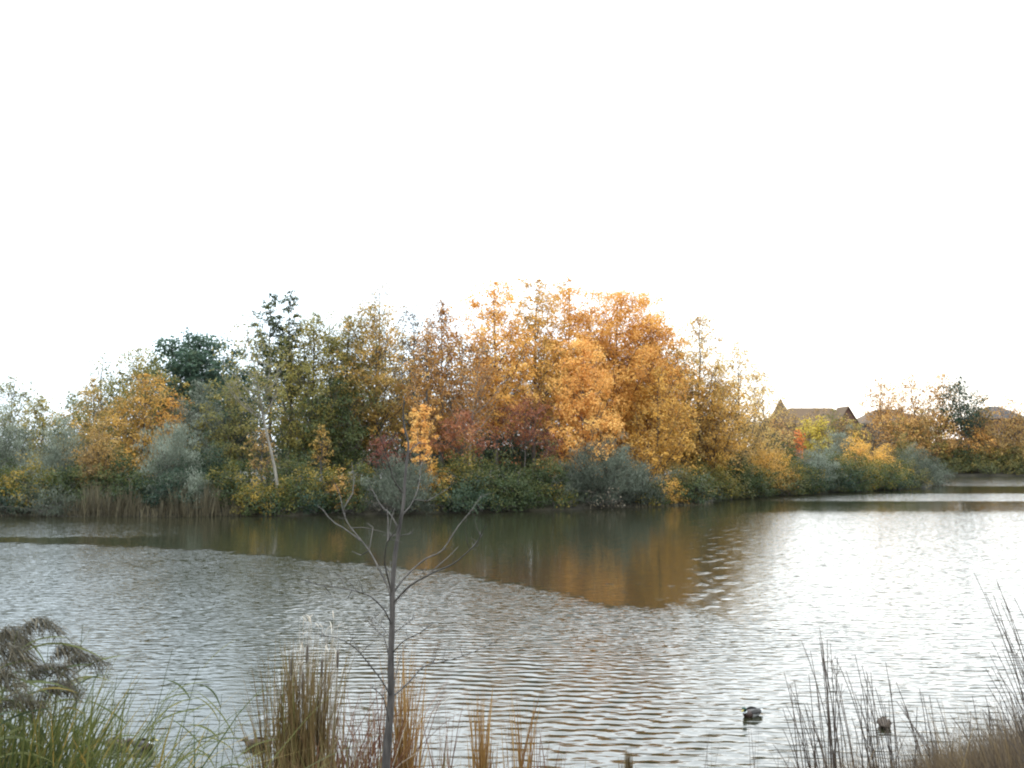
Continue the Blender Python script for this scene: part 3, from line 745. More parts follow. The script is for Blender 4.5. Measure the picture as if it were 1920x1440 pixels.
def house(label, x, y, w_, dep, ze, zr, r0, r1, wall, roof, turret=False, gable=False, chim=None):
    gz = 4.0
    h = empty('house', (x, y, gz), label, 'house', 'houses beyond the pond')
    boxo('wall', wall, h, -w_ / 2, w_ / 2, 0, dep, -.6, ze)
    rf = hip('roof', roof, h, -w_ / 2, w_ / 2, 0, dep, ze + .26, zr, r0, r1)
    if chim is not None: boxo('chimney', wall, rf, chim, chim + .9, dep / 2 + .6, dep / 2 + 1.6, zr - 2.0, zr + .6)
    windows(h, [(-w_ * .3, 3.6, 1.3, 1.6), (-w_ * .08, 3.6, 1.3, 1.6), (w_ * .16, 3.6, 1.3, 1.6), (-w_ * .25, .8, 1.8, 1.7), (w_ * .12, .8, 1.8, 1.7)], 0)
    if gable:
        gx = w_ / 2 - 2.6
        V = [(gx - 2.6, -1.4, -.5), (gx + 2.6, -1.4, -.5), (gx + 2.6, -1.4, ze), (gx, -1.4, zr - .3), (gx - 2.6, -1.4, ze),
             (gx - 2.6, 4, -.5), (gx + 2.6, 4, -.5), (gx + 2.6, 4, ze), (gx, 5, zr - .3), (gx - 2.6, 4, ze)]
        polys('gable', V, [[0, 1, 2, 3, 4], [1, 6, 7, 2], [5, 0, 4, 9], [2, 7, 8, 3], [9, 4, 3, 8]], wall, h)
        a = np.arange(10) * .628
        V = [(gx + .45 * math.cos(t), -1.46, ze + 1.3 + .45 * math.sin(t)) for t in a] + [(gx + .45 * math.cos(t), -1.3, ze + 1.3 + .45 * math.sin(t)) for t in a]
        polys('vent', V, [list(range(10))] + [[i, (i + 1) % 10, 10 + (i + 1) % 10, 10 + i] for i in range(10)], GLASS, h)
        windows(h, [(gx, 3.0, 1.6, 1.7)], -1.4)
        for sgn in (-1, 1):
            p0, p1 = (gx + sgn * 3.0, ze - .45), (gx, zr - .05)
            V = [(p0[0], -1.7, p0[1]), (p1[0], -1.7, p1[1]), (p1[0], 5.5, p1[1]), (p0[0], 4, p0[1])]
            V += [(a_, b_, c_ + .16) for a_, b_, c_ in V]
            polys('gable_roof', V, [[0, 1, 2, 3], [4, 5, 6, 7], [0, 1, 5, 4], [1, 2, 6, 5], [2, 3, 7, 6], [3, 0, 4, 7]], roof, h)
    if turret:
        tx, ty, rr = -w_ / 2 + 3.5, .3, 3.0
        a = np.arange(8) * math.pi / 4 + math.pi / 8
        V = [(tx + rr * math.cos(t), ty + rr * math.sin(t), -.5) for t in a] + [(tx + rr * math.cos(t), ty + rr * math.sin(t), ze + .8) for t in a]
        tw = polys('turret', V, [[i, (i + 1) % 8, 8 + (i + 1) % 8, 8 + i] for i in range(8)] + [list(range(8, 16))], wall, h)
        zs = ze + .85
        V = [(tx + (rr + .45) * math.cos(t), ty + (rr + .45) * math.sin(t), zs) for t in a] + \
            [(tx + rr * .45 * math.cos(t), ty + rr * .45 * math.sin(t), zs + (zr + 2.0 - zs) * .55) for t in a] + [(tx, ty, zr + 2.0)]
        polys('turret_roof', V, [[i, (i + 1) % 8, 8 + (i + 1) % 8, 8 + i] for i in range(8)] + [[8 + i, 8 + (i + 1) % 8, 16] for i in range(8)] + [list(range(8))[::-1]], roof, tw)
        windows(tw, [(tx, 3.2, 1.0, 1.7)], ty - rr * math.cos(math.pi / 8))
    return h
def hx(px, d=HD): return (px - 960) / F * d
def hz_(y, d=HD): return CAMZ + (HZ - y) * d / F - 4.0
house('brown roofed brick house with a pointed corner turret', hx(1522), HD, 20.5, 11, hz_(802), hz_(763), -3.2, 6.5, BRICK, ROOF, turret=True, gable=True)
house('brown hip roofed house behind the rust coloured trees', hx(1682), HD, 14.5, 11, hz_(796), hz_(766), -2.6, 2.2, BRICK, ROOF, chim=3.2)
house('grey hip roofed house nearest the right edge', hx(1866), HD - 4, 9.5, 9, hz_(788), hz_(762), -1.2, 1.0, BRICK, ROOF_G)
sh = empty('shed', (hx(1790, 190), 190, 3.0), 'low mauve grey shed half hidden among the orange trees', 'shed')
boxo('wall', MAUVE, sh, -2.7, 2.7, 0, 4, -.4, 2.6)
polys('roof', [(-3, -.4, 2.6), (3, -.4, 2.6), (2.2, 2, 4.4), (-2.2, 2, 4.4), (3, 4.4, 2.6), (-3, 4.4, 2.6)], [[0, 1, 2, 3], [1, 4, 2], [4, 5, 3, 2], [5, 0, 3], [0, 5, 4, 1]], ROOF_G, sh)
boxo('door', TRIM, sh, -1.4, -.2, -.08, .05, -.3, 2.0)
windows(sh, [(1.2, .9, 1.0, .9)], 0)

# far shore trees
GF = 'trees by the houses on the far shore'
K = dict(group=GF, leaf=.34)
T_(A, 'rust tree standing alone over the roof gap', 'tree', 1652, 708, 58, 186, 775, 'airy', 'rust', .75, seed=60, **K)
T_(A, 'open coppery tree right of the lone rust one', 'tree', 1716, 700, 82, 188, 790, 'airy', 'rust', .6, seed=61, **K)
T_(A, 'orange tree touching the dark green tree', 'tree', 1768, 702, 62, 190, 800, 'airy', 'rust', .65, seed=62, **K)
T_(G_, 'dark green tree among the orange ones by the houses', 'tree', 1802, 706, 66, 184, 800, 'oval', 'dark_green', 1.0, seed=63, **K)
T_(A, 'golden tree right of the dark green one by the houses', 'tree', 1838, 735, 46, 186, 820, 'oval', 'gold_brown', .7, seed=64, **K)
T_(A, 'thin tree with bare top at the right edge', 'tree', 1895, 742, 70, 186, 800, 'airy', 'rust', .4, seed=65, **K)
T_(A, 'dense orange tree before the second roof', 'tree', 1760, 772, 80, 184, 850, 'oval', 'rust', 1.0, seed=66, **K)
T_(A, 'olive gold tree before the second roof\'s left half', 'tree', 1690, 785, 85, 184, 860, 'oval', 'olive_gold', 1.0, seed=67, **K)
T_(A, 'golden brown tree below the grey roof', 'tree', 1862, 790, 75, 184, 860, 'oval', 'gold_brown', 1.0, seed=68, **K)
T_(A, 'golden brown tree cut by the right edge', 'tree', 1912, 775, 70, 184, 860, 'oval', 'gold_brown', 1.0, seed=69, **K)
T_(A, 'peach orange tree right of the mauve shed', 'tree', 1830, 800, 55, 184, 850, 'oval', 'orange_light', .8, seed=70, **K)
T_(A, 'brown tree hiding the turret house\'s foot', 'tree', 1470, 795, 80, 175, 870, 'oval', 'gold_brown', .9, seed=71, **K)
T_(A, 'bright yellow tree before the turret house', 'tree', 1517, 786, 42, 172, 850, 'oval', 'yellow', 1.0, seed=72, **K)
T_(A, 'second bright yellow tree, nearer the gable', 'tree', 1543, 782, 34, 172, 850, 'oval', 'yellow', 1.0, seed=73, tmean=.4, **K)
T_(A, 'small flame orange tree below the turret', 'tree', 1496, 805, 20, 170, 850, 'column', 'flame', 1.0, seed=74, **K)
T_(G_, 'thin olive tree screening the long roof', 'tree', 1560, 768, 60, 178, 840, 'airy', 'olive', .55, seed=75, **K)
T_(A, 'thin gold tree screening the long roof', 'tree', 1530, 766, 60, 180, 840, 'airy', 'gold_brown', .5, seed=76, **K)
T_(A, 'greyish twiggy tree between the two brown roofed houses', 'tree', 1622, 795, 90, 178, 870, 'oval', 'brown_twig', .8, seed=77, **K)
T_(A, 'rust tree low between the two brown roofs', 'tree', 1645, 782, 45, 180, 860, 'oval', 'rust', .7, seed=78, **K)
T_(G_, 'olive tree over the hedge beside the mauve shed', 'tree', 1735, 800, 60, 182, 860, 'oval', 'olive_gold', .9, seed=79, **K)
T_(G_, 'dark olive tree on the point right of the turret', 'tree', 1448, 812, 60, 150, 880, 'oval', 'green', .9, seed=80, **K)
T_(A, 'golden tree hiding the wall under the long brown roof', 'tree', 1578, 782, 62, 176, 860, 'oval', 'gold_brown', .9, seed=81, **K)
T_(A, 'orange tree before the middle of the second roof', 'tree', 1668, 776, 56, 182, 860, 'oval', 'rust', .8, seed=82, **K)
T_(A, 'thin copper tree rising past the turret\'s right side', 'tree', 1492, 775, 40, 178, 850, 'airy', 'gold_brown', .5, seed=83, **K)
T_(A, 'golden tree at the right end of the second roof', 'tree', 1728, 770, 50, 182, 850, 'oval', 'gold_brown', .8, seed=84, **K)
T_(A, 'bushy orange tree under the second roof\'s right corner', 'tree', 1708, 778, 60, 181, 860, 'oval', 'rust', .9, seed=85, **K)
T_(G_, 'olive tree in front of the gable end', 'tree', 1598, 788, 50, 176, 860, 'oval', 'olive_gold', .9, seed=86, **K)
T_(A, 'brown orange tree covering the foot of the turret', 'tree', 1450, 782, 60, 172, 860, 'oval', 'brown_orange', .9, seed=87, **K)
i = 0
for px, yt, wp, pal, lb in ((1765, 838, 60, 'olive_hedge', 'olive hedge bush next to the tip willow'), (1800, 832, 60, 'green', 'dark green hedge bush below the shed'),
        (1838, 836, 60, 'olive_hedge', 'olive hedge bush right of the shed'), (1872, 840, 60, 'green_yellow', 'yellowish hedge bush on the far shore'),
        (1908, 836, 66, 'olive_hedge', 'olive hedge bush at the right edge'), (1780, 858, 70, 'olive_hedge', 'low olive bush at the far shore, left end'),
        (1835, 860, 80, 'olive_hedge', 'low olive bush at the far shore, middle'), (1895, 860, 80, 'olive_hedge', 'low olive bush at the far shore, right end'), (1950, 850, 90, 'olive_hedge', 'low olive bush running out of the picture at right')):
    shrub('hedge_bush', lb, px, yt, wp, 181.5 if yt < 850 else 179.5, pal, leaf=.3, group='hedge bushes on the far shore', tmean=.5)
# ---------------------------------------------------------------- ducks
def plain(name, c, rough=.6):
    return noisy_mat(name, tuple(v * .75 for v in c), tuple(min(1, v * 1.2) for v in c), 60, rough)
DK = dict(green=plain('duck_head_green', (.012, .035, .022), .3), bill=plain('duck_bill', (.26, .20, .05), .5), brown=plain('duck_breast', (.035, .018, .012)),
          grey=plain('duck_flank', (.24, .225, .205)), dark=plain('duck_back', (.028, .022, .018)), white=plain('duck_white', (.75, .75, .72)),
          hen=noisy_mat('duck_hen', (.022, .014, .009), (.07, .045, .028), 45), henlight=noisy_mat('duck_hen_light', (.04, .027, .018), (.10, .07, .045), 45),
          henbill=plain('duck_hen_bill', (.20, .11, .04), .4))
PATH = np.array([(-.29, .085), (-.25, .085), (-.19, .075), (-.11, .06), (-.02, .055), (.06, .055), (.115, .065), (.148, .095), (.158, .125), (.162, .15), (.168, .18), (.188, .2), (.212, .198), (.228, .19)])
WID = np.array([.012, .042, .07, .095, .105, .10, .08, .052, .036, .034, .042, .045, .036, .014])
HGT = np.array([.006, .018, .040, .066, .078, .078, .070, .055, .042, .036, .040, .044, .036, .016])
def duck(label, px, y, d, rz, drake, head_turn=0.0, scale=1.0, crouch=0.0):
    p = put(px, y, d)
    root = empty('mallard_duck' if drake else 'brown_duck', (p[0], d, 0), label, 'duck', 'ducks on the pond', rz)
    root.scale = (scale,) * 3
    P = np.stack([PATH[:, 0], 0 * PATH[:, 0], PATH[:, 1] - .012], -1)
    neck = np.clip((np.arange(len(P)) - 6) / 4, 0, 1)
    P[:, 2] -= crouch * neck
    c, s_ = math.cos(head_turn), math.sin(head_turn)
    for i in range(8, len(P)):
        q = P[i] - np.array([.155, 0, 0]); P[i, :2] = (.155 + c * q[0], s_ * q[0])
    T = unit(np.gradient(P, axis=0)); U = np.cross(T, [0, 0, 1.0])
    U = np.where(np.linalg.norm(U, axis=1, keepdims=True) < .15, np.array([[0, -1.0, 0]]), U); U = unit(U); W = np.cross(U, T)
    ns = 14; a = np.arange(ns) * 2 * math.pi / ns
    ring = P[:, None] + U[:, None] * (WID[:, None] * np.cos(a))[..., None] + W[:, None] * (HGT[:, None] * np.sin(a))[..., None]
    n = len(P); V = ring.reshape(-1, 3); Fq = []; mi = []
    for i in range(n - 1):
        for j in range(ns):
            k = (j + 1) % ns
            Fq.append([i * ns + j, i * ns + k, (i + 1) * ns + k, (i + 1) * ns + j])
            top = math.sin(a[j] + math.pi / ns) > .35
            if drake: m = 5 if i < 2 else (4 if i == 2 else ((4 if top else 3) if i < 5 else (2 if i < 8 else (5 if i == 8 else 0))))
            else: m = 6 if (top or i > 8) else 7
            mi.append(m)
    o = quads('body', V, Fq, [DK['green'], DK['bill'], DK['brown'], DK['grey'], DK['dark'], DK['white'], DK['hen'], DK['henlight']], root, None, mi, True)
    sub = o.modifiers.new('smooth', 'SUBSURF'); sub.levels = sub.render_levels = 1
    # bill
    b0 = P[-2] + np.array([0, 0, -.012]); dr = unit(P[-1] - P[-3] + np.array([0, 0, .003]))
    L = np.array([0, .02, .04, .058, .066]); bw = np.array([.018, .015, .016, .017, .008]); bh = np.array([.017, .011, .007, .005, .003])
    Pb = b0 + dr * (L[:, None] + .016); sd_ = unit(np.cross(dr, [0, 0, 1.0])); up_ = np.cross(sd_, dr)
    a8 = np.arange(8) * math.pi / 4
    V = (Pb[:, None] + sd_ * (bw[:, None] * np.cos(a8))[..., None] + up_ * (bh[:, None] * np.sin(a8))[..., None]).reshape(-1, 3)
    Fq = [[i * 8 + j, i * 8 + (j + 1) % 8, (i + 1) * 8 + (j + 1) % 8, (i + 1) * 8 + j] for i in range(4) for j in range(8)]
    quads('bill', V, Fq, DK['bill'] if drake else DK['henbill'], root, smooth=True)
    for sg in (-1, 1):      # folded wings
        L = np.linspace(-.24, .07, 8); t = (L + .24) / .31
        zc = .075 + .03 * np.sin(t * 2.6); yc = sg * (.03 + .068 * np.sin(t * 2.4))
        hw = .006 + .044 * np.sin(np.clip(t, 0, 1) * math.pi * .86); th = .004 + .014 * np.sin(t * math.pi)
        V = (np.stack([L, yc, zc], -1)[:, None] + np.stack([0 * a8, np.cos(a8) * sg, 0 * a8], -1)[None] * th[:, None, None] +
             np.stack([0 * a8, -.5 * sg * np.sin(a8), np.sin(a8) * .8], -1)[None] * hw[:, None, None]).reshape(-1, 3)
        Fq = [[i * 8 + j, i * 8 + (j + 1) % 8, (i + 1) * 8 + (j + 1) % 8, (i + 1) * 8 + j] for i in range(7) for j in range(8)]
        quads('wing', V, Fq, DK['dark'] if drake else DK['hen'], root, smooth=True)
    return root
duck('mallard drake with dark head and white tail swimming alone on open water', 1398, 1330, 7794 / (1330 - 849), R(214), True, R(18), .98, .03)
duck('dark brown duck seen end on between the grass stems', 1641, 1348, 7794 / (1348 - 849), R(68), False, R(150), .95, .09)
duck('mallard drake behind the reeds with its breast toward the right', 287, 1388, 7794 / (1388 - 849), R(-22), True, 0, .95)
duck('brown duck partly hidden by reeds, following the drake', 240, 1386, 7794 / (1386 - 849), R(-8), False, 0, 1.0, .07)
duck('brown duck cut by the lower edge of the picture', 1122, 1440, 13.15, R(-10), False, 0, .95, .06)
duck('brown duck half hidden by the tall tan cattails', 492, 1384, 7794 / (1384 - 849), R(176), False, 0, .9, .07)

# ---------------------------------------------------------------- bare sapling
SD = 4.2
sp = empty('bare_sapling', (put(733, 1440, SD)[0], SD, float(ground_z(-.55, SD))), 'bare leafless sapling with upswept branches in front of the pond', 'tree')
org = np.array(sp.location)
def sap(pts, dy=0.0):
    """photo outline of a limb; it leaves the stem's plane by dy at its tip"""
    q = np.array([put(x, y, SD) for x, y in pts]); n = len(q)
    k = np.linspace(0, 1, n); d = SD + dy * k
    out = np.stack([(np.array([p[0] for p in pts]) - 960) / F * d, d, CAMZ + (HZ - np.array([p[1] for p in pts])) / F * d], -1)
    # smooth by resampling
    t = np.linspace(0, n - 1, n * 3 - 2); i = np.clip(t.astype(int), 0, n - 2); f = (t - i)[:, None]
    pm = out[np.clip(i - 1, 0, n - 1)]; p0 = out[i]; p1 = out[i + 1]; p2 = out[np.clip(i + 2, 0, n - 1)]
    c = 0.5 * (2 * p0 + (p1 - pm) * f + (2 * pm - 5 * p0 + 4 * p1 - p2) * f ** 2 + (3 * p0 - pm - 3 * p1 + p2) * f ** 3)
    return c - org
tb = Tubes()
tpts = [(722, 1700), (726, 1560), (729, 1440), (733, 1370), (738, 1300), (737, 1230), (739, 1160), (739, 1100), (742, 1050), (747, 1010), (753, 975), (758, 940), (760, 900), (764, 860), (766, 830), (758, 800), (756, 770), (758, 745)]
tw = np.array([26, 24, 22.5, 20.5, 18, 16, 14.5, 13, 11.5, 10, 9, 8, 7.2, 6.4, 5.6, 4.6, 3.4, 2.0]) * .74 / F * SD / 2
c = sap(tpts); rr = np.interp(np.linspace(0, 1, len(c)), np.linspace(0, 1, len(tw)), tw)
rr = rr * (1 + .06 * np.sin(np.arange(len(rr)) * 2.3))
tb.add(c, rr, 9); tb.build('trunk', BARK_SAP, sp)
BR = [  # outline, width at base, depth shift, side twigs, lit tone flag
    ([(738, 1295), (720, 1265), (700, 1240), (672, 1208), (640, 1190), (605, 1184)], 5, -.5, [([(672, 1208), (650, 1180)], 2)], 0),
    ([(745, 1292), (770, 1270), (800, 1240), (850, 1228), (905, 1208), (940, 1190)], 6, .5, [([(905, 1208), (918, 1196)], 2), ([(800, 1240), (812, 1222), (828, 1212)], 2)], 0),
    ([(736, 1235), (725, 1190), (715, 1180), (700, 1165), (690, 1155)], 5, .3, [], 0),
    ([(737, 1165), (725, 1140), (700, 1115), (675, 1105), (640, 1098), (600, 1092), (570, 1082)], 5, -.6, [([(640, 1098), (618, 1116)], 2), ([(675, 1105), (650, 1122)], 2)], 0),
    ([(735, 1190), (722, 1170), (705, 1160), (688, 1150)], 3, .4, [], 0),
    ([(742, 1180), (770, 1160), (782, 1152)], 4, .3, [], 0),
    ([(742, 1215), (760, 1195), (790, 1180), (812, 1165)], 4, -.3, [], 0),
    ([(738, 1125), (730, 1095), (712, 1060), (695, 1030), (675, 1005), (655, 980), (645, 955), (640, 930), (630, 905)], 8, .5,
     [([(675, 1005), (640, 990), (620, 985), (600, 975), (585, 965), (565, 955)], 4), ([(645, 955), (658, 925), (655, 900), (645, 868)], 4), ([(695, 1030), (675, 1042), (652, 1038)], 3), ([(692, 1022), (697, 990), (682, 985)], 3), ([(655, 980), (678, 990), (700, 998), (722, 1008)], 3)], 1),
    ([(738, 1110), (728, 1070), (724, 1050), (727, 1020), (735, 1005), (748, 985), (753, 962)], 6, -.4, [([(730, 1003), (725, 980), (718, 955)], 4), ([(735, 1005), (731, 975), (733, 955)], 2)], 1),
    ([(738, 1122), (733, 1080), (735, 1050)], 3, .2, [], 1),
    ([(742, 1105), (765, 1075), (800, 1045), (830, 1030), (860, 985), (885, 955), (905, 925)], 7, .5, [([(885, 955), (905, 959)], 2), ([(860, 985), (872, 978)], 2)], 1),
    ([(742, 1125), (770, 1095), (815, 1070), (850, 1055), (875, 1035), (895, 1015), (912, 980)], 7, -.6, [([(895, 1015), (905, 1003)], 2), ([(815, 1070), (840, 1045), (856, 1030)], 3)], 1),
    ([(742, 1130), (775, 1092), (802, 1060)], 3, .5, [], 1),
    ([(755, 965), (772, 945), (785, 915), (790, 875), (792, 865)], 5, .3, [([(775, 942), (800, 940), (825, 925), (840, 915)], 3)], 1),
    ([(758, 925), (740, 900), (730, 870), (718, 830), (705, 785)], 5, -.3, [([(730, 870), (724, 866)], 4)], 1),
    ([(764, 852), (780, 835), (790, 828)], 3, .2, [([(780, 835), (800, 832)], 2)], 1),
    ([(760, 850), (745, 835), (728, 818)], 3, -.2, [], 1),
    ([(752, 1000), (735, 1002), (722, 1002)], 4, .2, [], 1),
    ([(752, 1003), (765, 1000), (776, 998)], 3, -.2, [], 1),
    ([(752, 995), (735, 965), (715, 945), (695, 910)], 4, .3, [], 1),
    ([(736, 1345), (725, 1300), (712, 1285), (700, 1278)], 4, -.4, [], 0),
    ([(740, 1300), (748, 1250), (758, 1215), (765, 1205)], 4, .3, [], 0),
]
for pts, wpx, dy, tws, colr in BR:
    tb = Tubes(); c = sap(pts, dy)
    tb.add(c, np.linspace(wpx * .58, 1.0, len(c)) / F * SD / 2, 6)
    rr_ = np.random.default_rng(int(pts[0][0] + pts[-1][1]))
    for q in range(max(2, len(c) // 4)):       # buds and short spurs
        i = rr_.integers(1, len(c) - 1); b = c[i]
        tb.add(np.stack([b, b + rr_.normal(0, .012, 3) + np.array([0, 0, .012])]), [.0022, .0010], 4)
    for q in range(len(c) // 3):               # fine side twigs
        i = rr_.integers(len(c) // 3, len(c) - 1); b = c[i]; tg = unit(c[min(i + 1, len(c) - 1)] - c[i - 1])
        e = b + (tg * .6 + rr_.normal(0, .6, 3) + np.array([0, 0, .35])) * rr_.uniform(.02, .07)
        tb.add(np.stack([b, (b + e) / 2 + rr_.normal(0, .004, 3), e]), [.0017, .0013, .0007], 4)
    br = tb.build('branch', TWIG_LIT if colr else BARK_SAP, sp)
    for tp, wq in tws:
        # a twig starts on its branch, at the same depth
        c0 = np.argmin(np.linalg.norm((c + org)[:, [0, 2]] - put(*tp[0], SD)[[0, 2]], axis=1)); dd = (c + org)[c0, 1]
        q = np.array([((x - 960) / F * dd, dd + .08 * k, CAMZ + (HZ - y) / F * dd) for k, (x, y) in enumerate(tp)]) - org
        q[0] = c[c0]
        t2 = Tubes(); t2.add(q, np.linspace(wq * .75, 1.0, len(q)) / F * SD / 2, 5)
        t2.build('twig', TWIG_LIT if colr else BARK_SAP, br)

# ---------------------------------------------------------------- near bank plants
def gz_(x, y): return np.asarray(ground_z(x, y), float)
def reed_leaf(parent, b, dr, L, Wd, dp, tint, mat, side=None):
    rb = Ribbons(); rb.add(b, dr, L, Wd, dp, tint, 7, side)
    return rb.build('leaf', mat, parent)

def plumed_reed(label, px, y, d, reach, seed, lenp=.30):
    """a tall reed whose plume starts at pixel (px, y) and droops to the right"""
    r = np.random.default_rng(seed)
    top = put(px, y, d); bx = top[0] - r.uniform(.05, .25); by = d + r.uniform(-.1, .1); gz = float(gz_(bx, by))
    root = empty('plumed_reed', (bx, by, gz), label, 'reed', 'plumed reeds in the bottom left corner')
    org = np.array([bx, by, gz]); tp = top - org
    st = bez(np.zeros(3), np.array([tp[0] * .2, tp[1] * .3, tp[2] * .6]), tp, 10)
    tb = Tubes(); tb.add(st, np.linspace(.0045, .002, 10), 5); tb.build('stalk', LEAF['reed_green'], root)
    # plume: an arched rachis with drooping branchlets
    end = tp + np.array([reach, r.uniform(-.05, .08), -.02 * lenp]); ctl = tp + np.array([reach * .45, 0, lenp * .42])
    ra = bez(tp, ctl, end, 26); pb = Ribbons()
    m = 110; i = r.integers(1, 26, m); b = ra[i] + r.normal(0, .006, (m, 3)); s = i / 25
    ln = lenp * .62 * (.20 + .34 * np.sin(np.clip(s, .05, 1) * 2.6)) * r.uniform(.7, 1.3, m)
    dr = np.stack([.55 + r.normal(0, .25, m), r.normal(0, .45, m), r.uniform(-.1, .5, m)], -1)
    pb.add(b, dr, ln, .0055, np.stack([.15 + 0 * s, 0 * s, -.85 + r.normal(0, .12, m)], -1), np.clip(r.normal(.45, .22, m), 0, 1), 4)
    m = 260; i = r.integers(1, 26, m); b = ra[i] + r.normal(0, .018, (m, 3)) - np.array([0, 0, .012]); s = i / 25
    pb.add(b, np.stack([.4 + r.normal(0, .4, m), r.normal(0, .5, m), r.uniform(-.8, .1, m)], -1), lenp * r.uniform(.06, .2, m), .0045, np.stack([.1 + 0 * s, 0 * s, -.5 + 0 * s], -1), np.clip(r.normal(.5, .25, m), 0, 1), 2)
    pl = pb.build('plume', LEAF['plume'], root)
    for k in range(8):
        u = r.uniform(.35, .97); b = st[int(u * 9)]; sg = 1 if r.random() < .68 else -1
        reed_leaf(root, b, [sg * r.uniform(.4, .9), r.normal(0, .35), r.uniform(.5, 1.2)], r.uniform(.28, .5), r.uniform(.012, .02), [[sg * .25, 0, -r.uniform(.25, .7)]], np.clip(r.normal(.4, .25), 0, 1), LEAF['reed_green'], [[.25, .6, .75]])
    return root
PR = [('reed with the highest arching plume, at the bottom left', 48, 1176, 4.6, .19), ('reed plume at the left edge just under the highest', 2, 1192, 4.7, .16),
      ('small separate reed plume right of the highest', 113, 1222, 5.0, .10), ('long drooping reed plume farthest from the left edge', 132, 1240, 4.9, .19),
      ('reed plume in the middle, below the small separate one', 72, 1258, 4.7, .20), ('brown reed plume at the left edge, third from top', -6, 1226, 4.4, .18),
      ('pale matted reed plume at the left edge', -12, 1272, 4.3, .17), ('reed plume hanging above the yellow reed leaf', 18, 1246, 4.6, .15),
      ('lower reed plume over open water', 92, 1292, 4.8, .16), ('lowest reed plume near the left edge', 12, 1318, 4.5, .17), ('dark reed plume just inside the left edge, second from top', -20, 1206, 4.8, .22)]
for k, (lb, px, y, d, rc) in enumerate(PR): plumed_reed(lb, px, y, d, rc, 300 + k, .27)

def clump(name, label, cat, px, d, n, spread, h0, h1, wd, pal, leanx=0.0, droop=.3, ytop=None, group='reed and grass clumps on the near bank', seed=0, tm=.5, part='blades', leanv=.10, seg=5):
    r = np.random.default_rng(900 + seed + int(px))
    bx = (px - 960) / F * d; gz = float(gz_(bx, d))
    if ytop is not None:
        h1 = CAMZ + (HZ - ytop) * d / F - gz; h0 = h1 * h0
    root = empty(name, (bx, d, gz), label, cat, group)
    rb = Ribbons()
    b = np.stack([r.normal(0, spread, n), r.normal(0, spread * .7, n), -.05 + 0 * r.random(n)], -1)
    L = (1 - r.uniform(0, 1, n) ** 1.6 * (1 - h0 / h1)) * h1 * 1.06
    dr = np.stack([leanx + r.normal(0, leanv, n), r.normal(0, leanv, n), np.ones(n)], -1)
    dp = np.stack([leanx * .5 + r.normal(0, droop, n), r.normal(0, droop, n), -np.abs(r.normal(0, droop * .5, n))], -1)
    rb.add(b, dr, L, wd * r.uniform(.6, 1.3, n), dp, np.clip(r.normal(tm, .24, n), 0, 1), seg)
    o = rb.build(part, LEAF[pal], root); tag(o, kind='stuff')
    return root, r, h1

# green and yellow leaves at the left
clump('reed_clump', 'dense green reed leaves filling the bottom left corner', 'reeds', 20, 4.9, 760, .26, .6, 1, .015, 'reed_green', .05, .18, ytop=1225, tm=.44)
clump('reed_clump', 'green reed leaves below the plumes, nearer the water', 'reeds', 105, 5.0, 420, .24, .5, 1, .015, 'reed_green', .10, .25, ytop=1300, tm=.5, seed=30)
clump('reed_clump', 'green and orange reed leaves right of the plumed reeds', 'reeds', 175, 5.4, 260, .26, .45, 1, .014, 'reed_green', .10, .40, ytop=1300, tm=.6, seed=1)
clump('reed_clump', 'dense low reed leaves under the pair of ducks', 'reeds', 150, 6.2, 300, .42, .5, 1, .014, 'reed_green', .05, .35, ytop=1395, tm=.5, seed=2)
clump('reed_clump', 'low yellowish reeds right of the duck pair', 'reeds', 285, 6.4, 130, .28, .45, 1, .013, 'reed_green', .1, .35, ytop=1392, tm=.75, seed=3)
def thin_reed(label, px, ytop, d, seed, lx=0.1, nl=5, pal='reed_green'):
    r = np.random.default_rng(seed); top = put(px, ytop, d)
    bx = top[0] - lx * 1.4; gz = float(gz_(bx, d)); root = empty('slender_reed', (bx, d, gz), label, 'reed', 'slender reeds on the near bank')
    tp = top - np.array([bx, d, gz])
    st = bez(np.zeros(3), np.array([tp[0] * .3, .03, tp[2] * .6]), tp, 12)
    tb = Tubes(); tb.add(st, np.linspace(.005, .0016, 12), 5, .35); tb.build('stalk', LEAF[pal], root)
    for k in range(nl):
        u = r.uniform(.45, .95); b = st[int(u * 11)]; sg = 1 if r.random() < .6 else -1
        reed_leaf(root, b, [sg * r.uniform(.3, 1.0), r.normal(0, .3), r.uniform(.5, 1.4)], r.uniform(.25, .5), r.uniform(.010, .017), [[sg * .25, 0, -r.uniform(.1, .6)]], np.clip(r.normal(.5, .3), 0, 1), LEAF[pal], [[.25, .6, .75]])
SLR = [('slender reed with the tallest upright leaf left of the ripples', 168, 1165, 6.0, .05), ('slender reed left of the tallest one', 106, 1205, 5.6, .04), ('slender reed with an orange leaf above the duck pair', 235, 1255, 6.4, .1),
       ('slender leaning reed right of the drake', 335, 1210, 7.0, .2), ('slender reed in the gap left of the cattails', 385, 1240, 7.2, .2), ('slender reed beside the cattails with bent leaf', 428, 1290, 7.2, .05),
       ('slender reed just left of the cattails', 455, 1320, 7.4, .05), ('slender reed standing before the brown duck', 262, 1290, 6.6, .1), ('slender reed crossing in front of the drake', 308, 1300, 6.8, .15), ('short slender reed with yellow leaves in open water', 405, 1345, 7.0, .1)]
for k, (lb, px, yt, d, lx) in enumerate(SLR): thin_reed(lb, px, yt, d, 500 + k, lx)

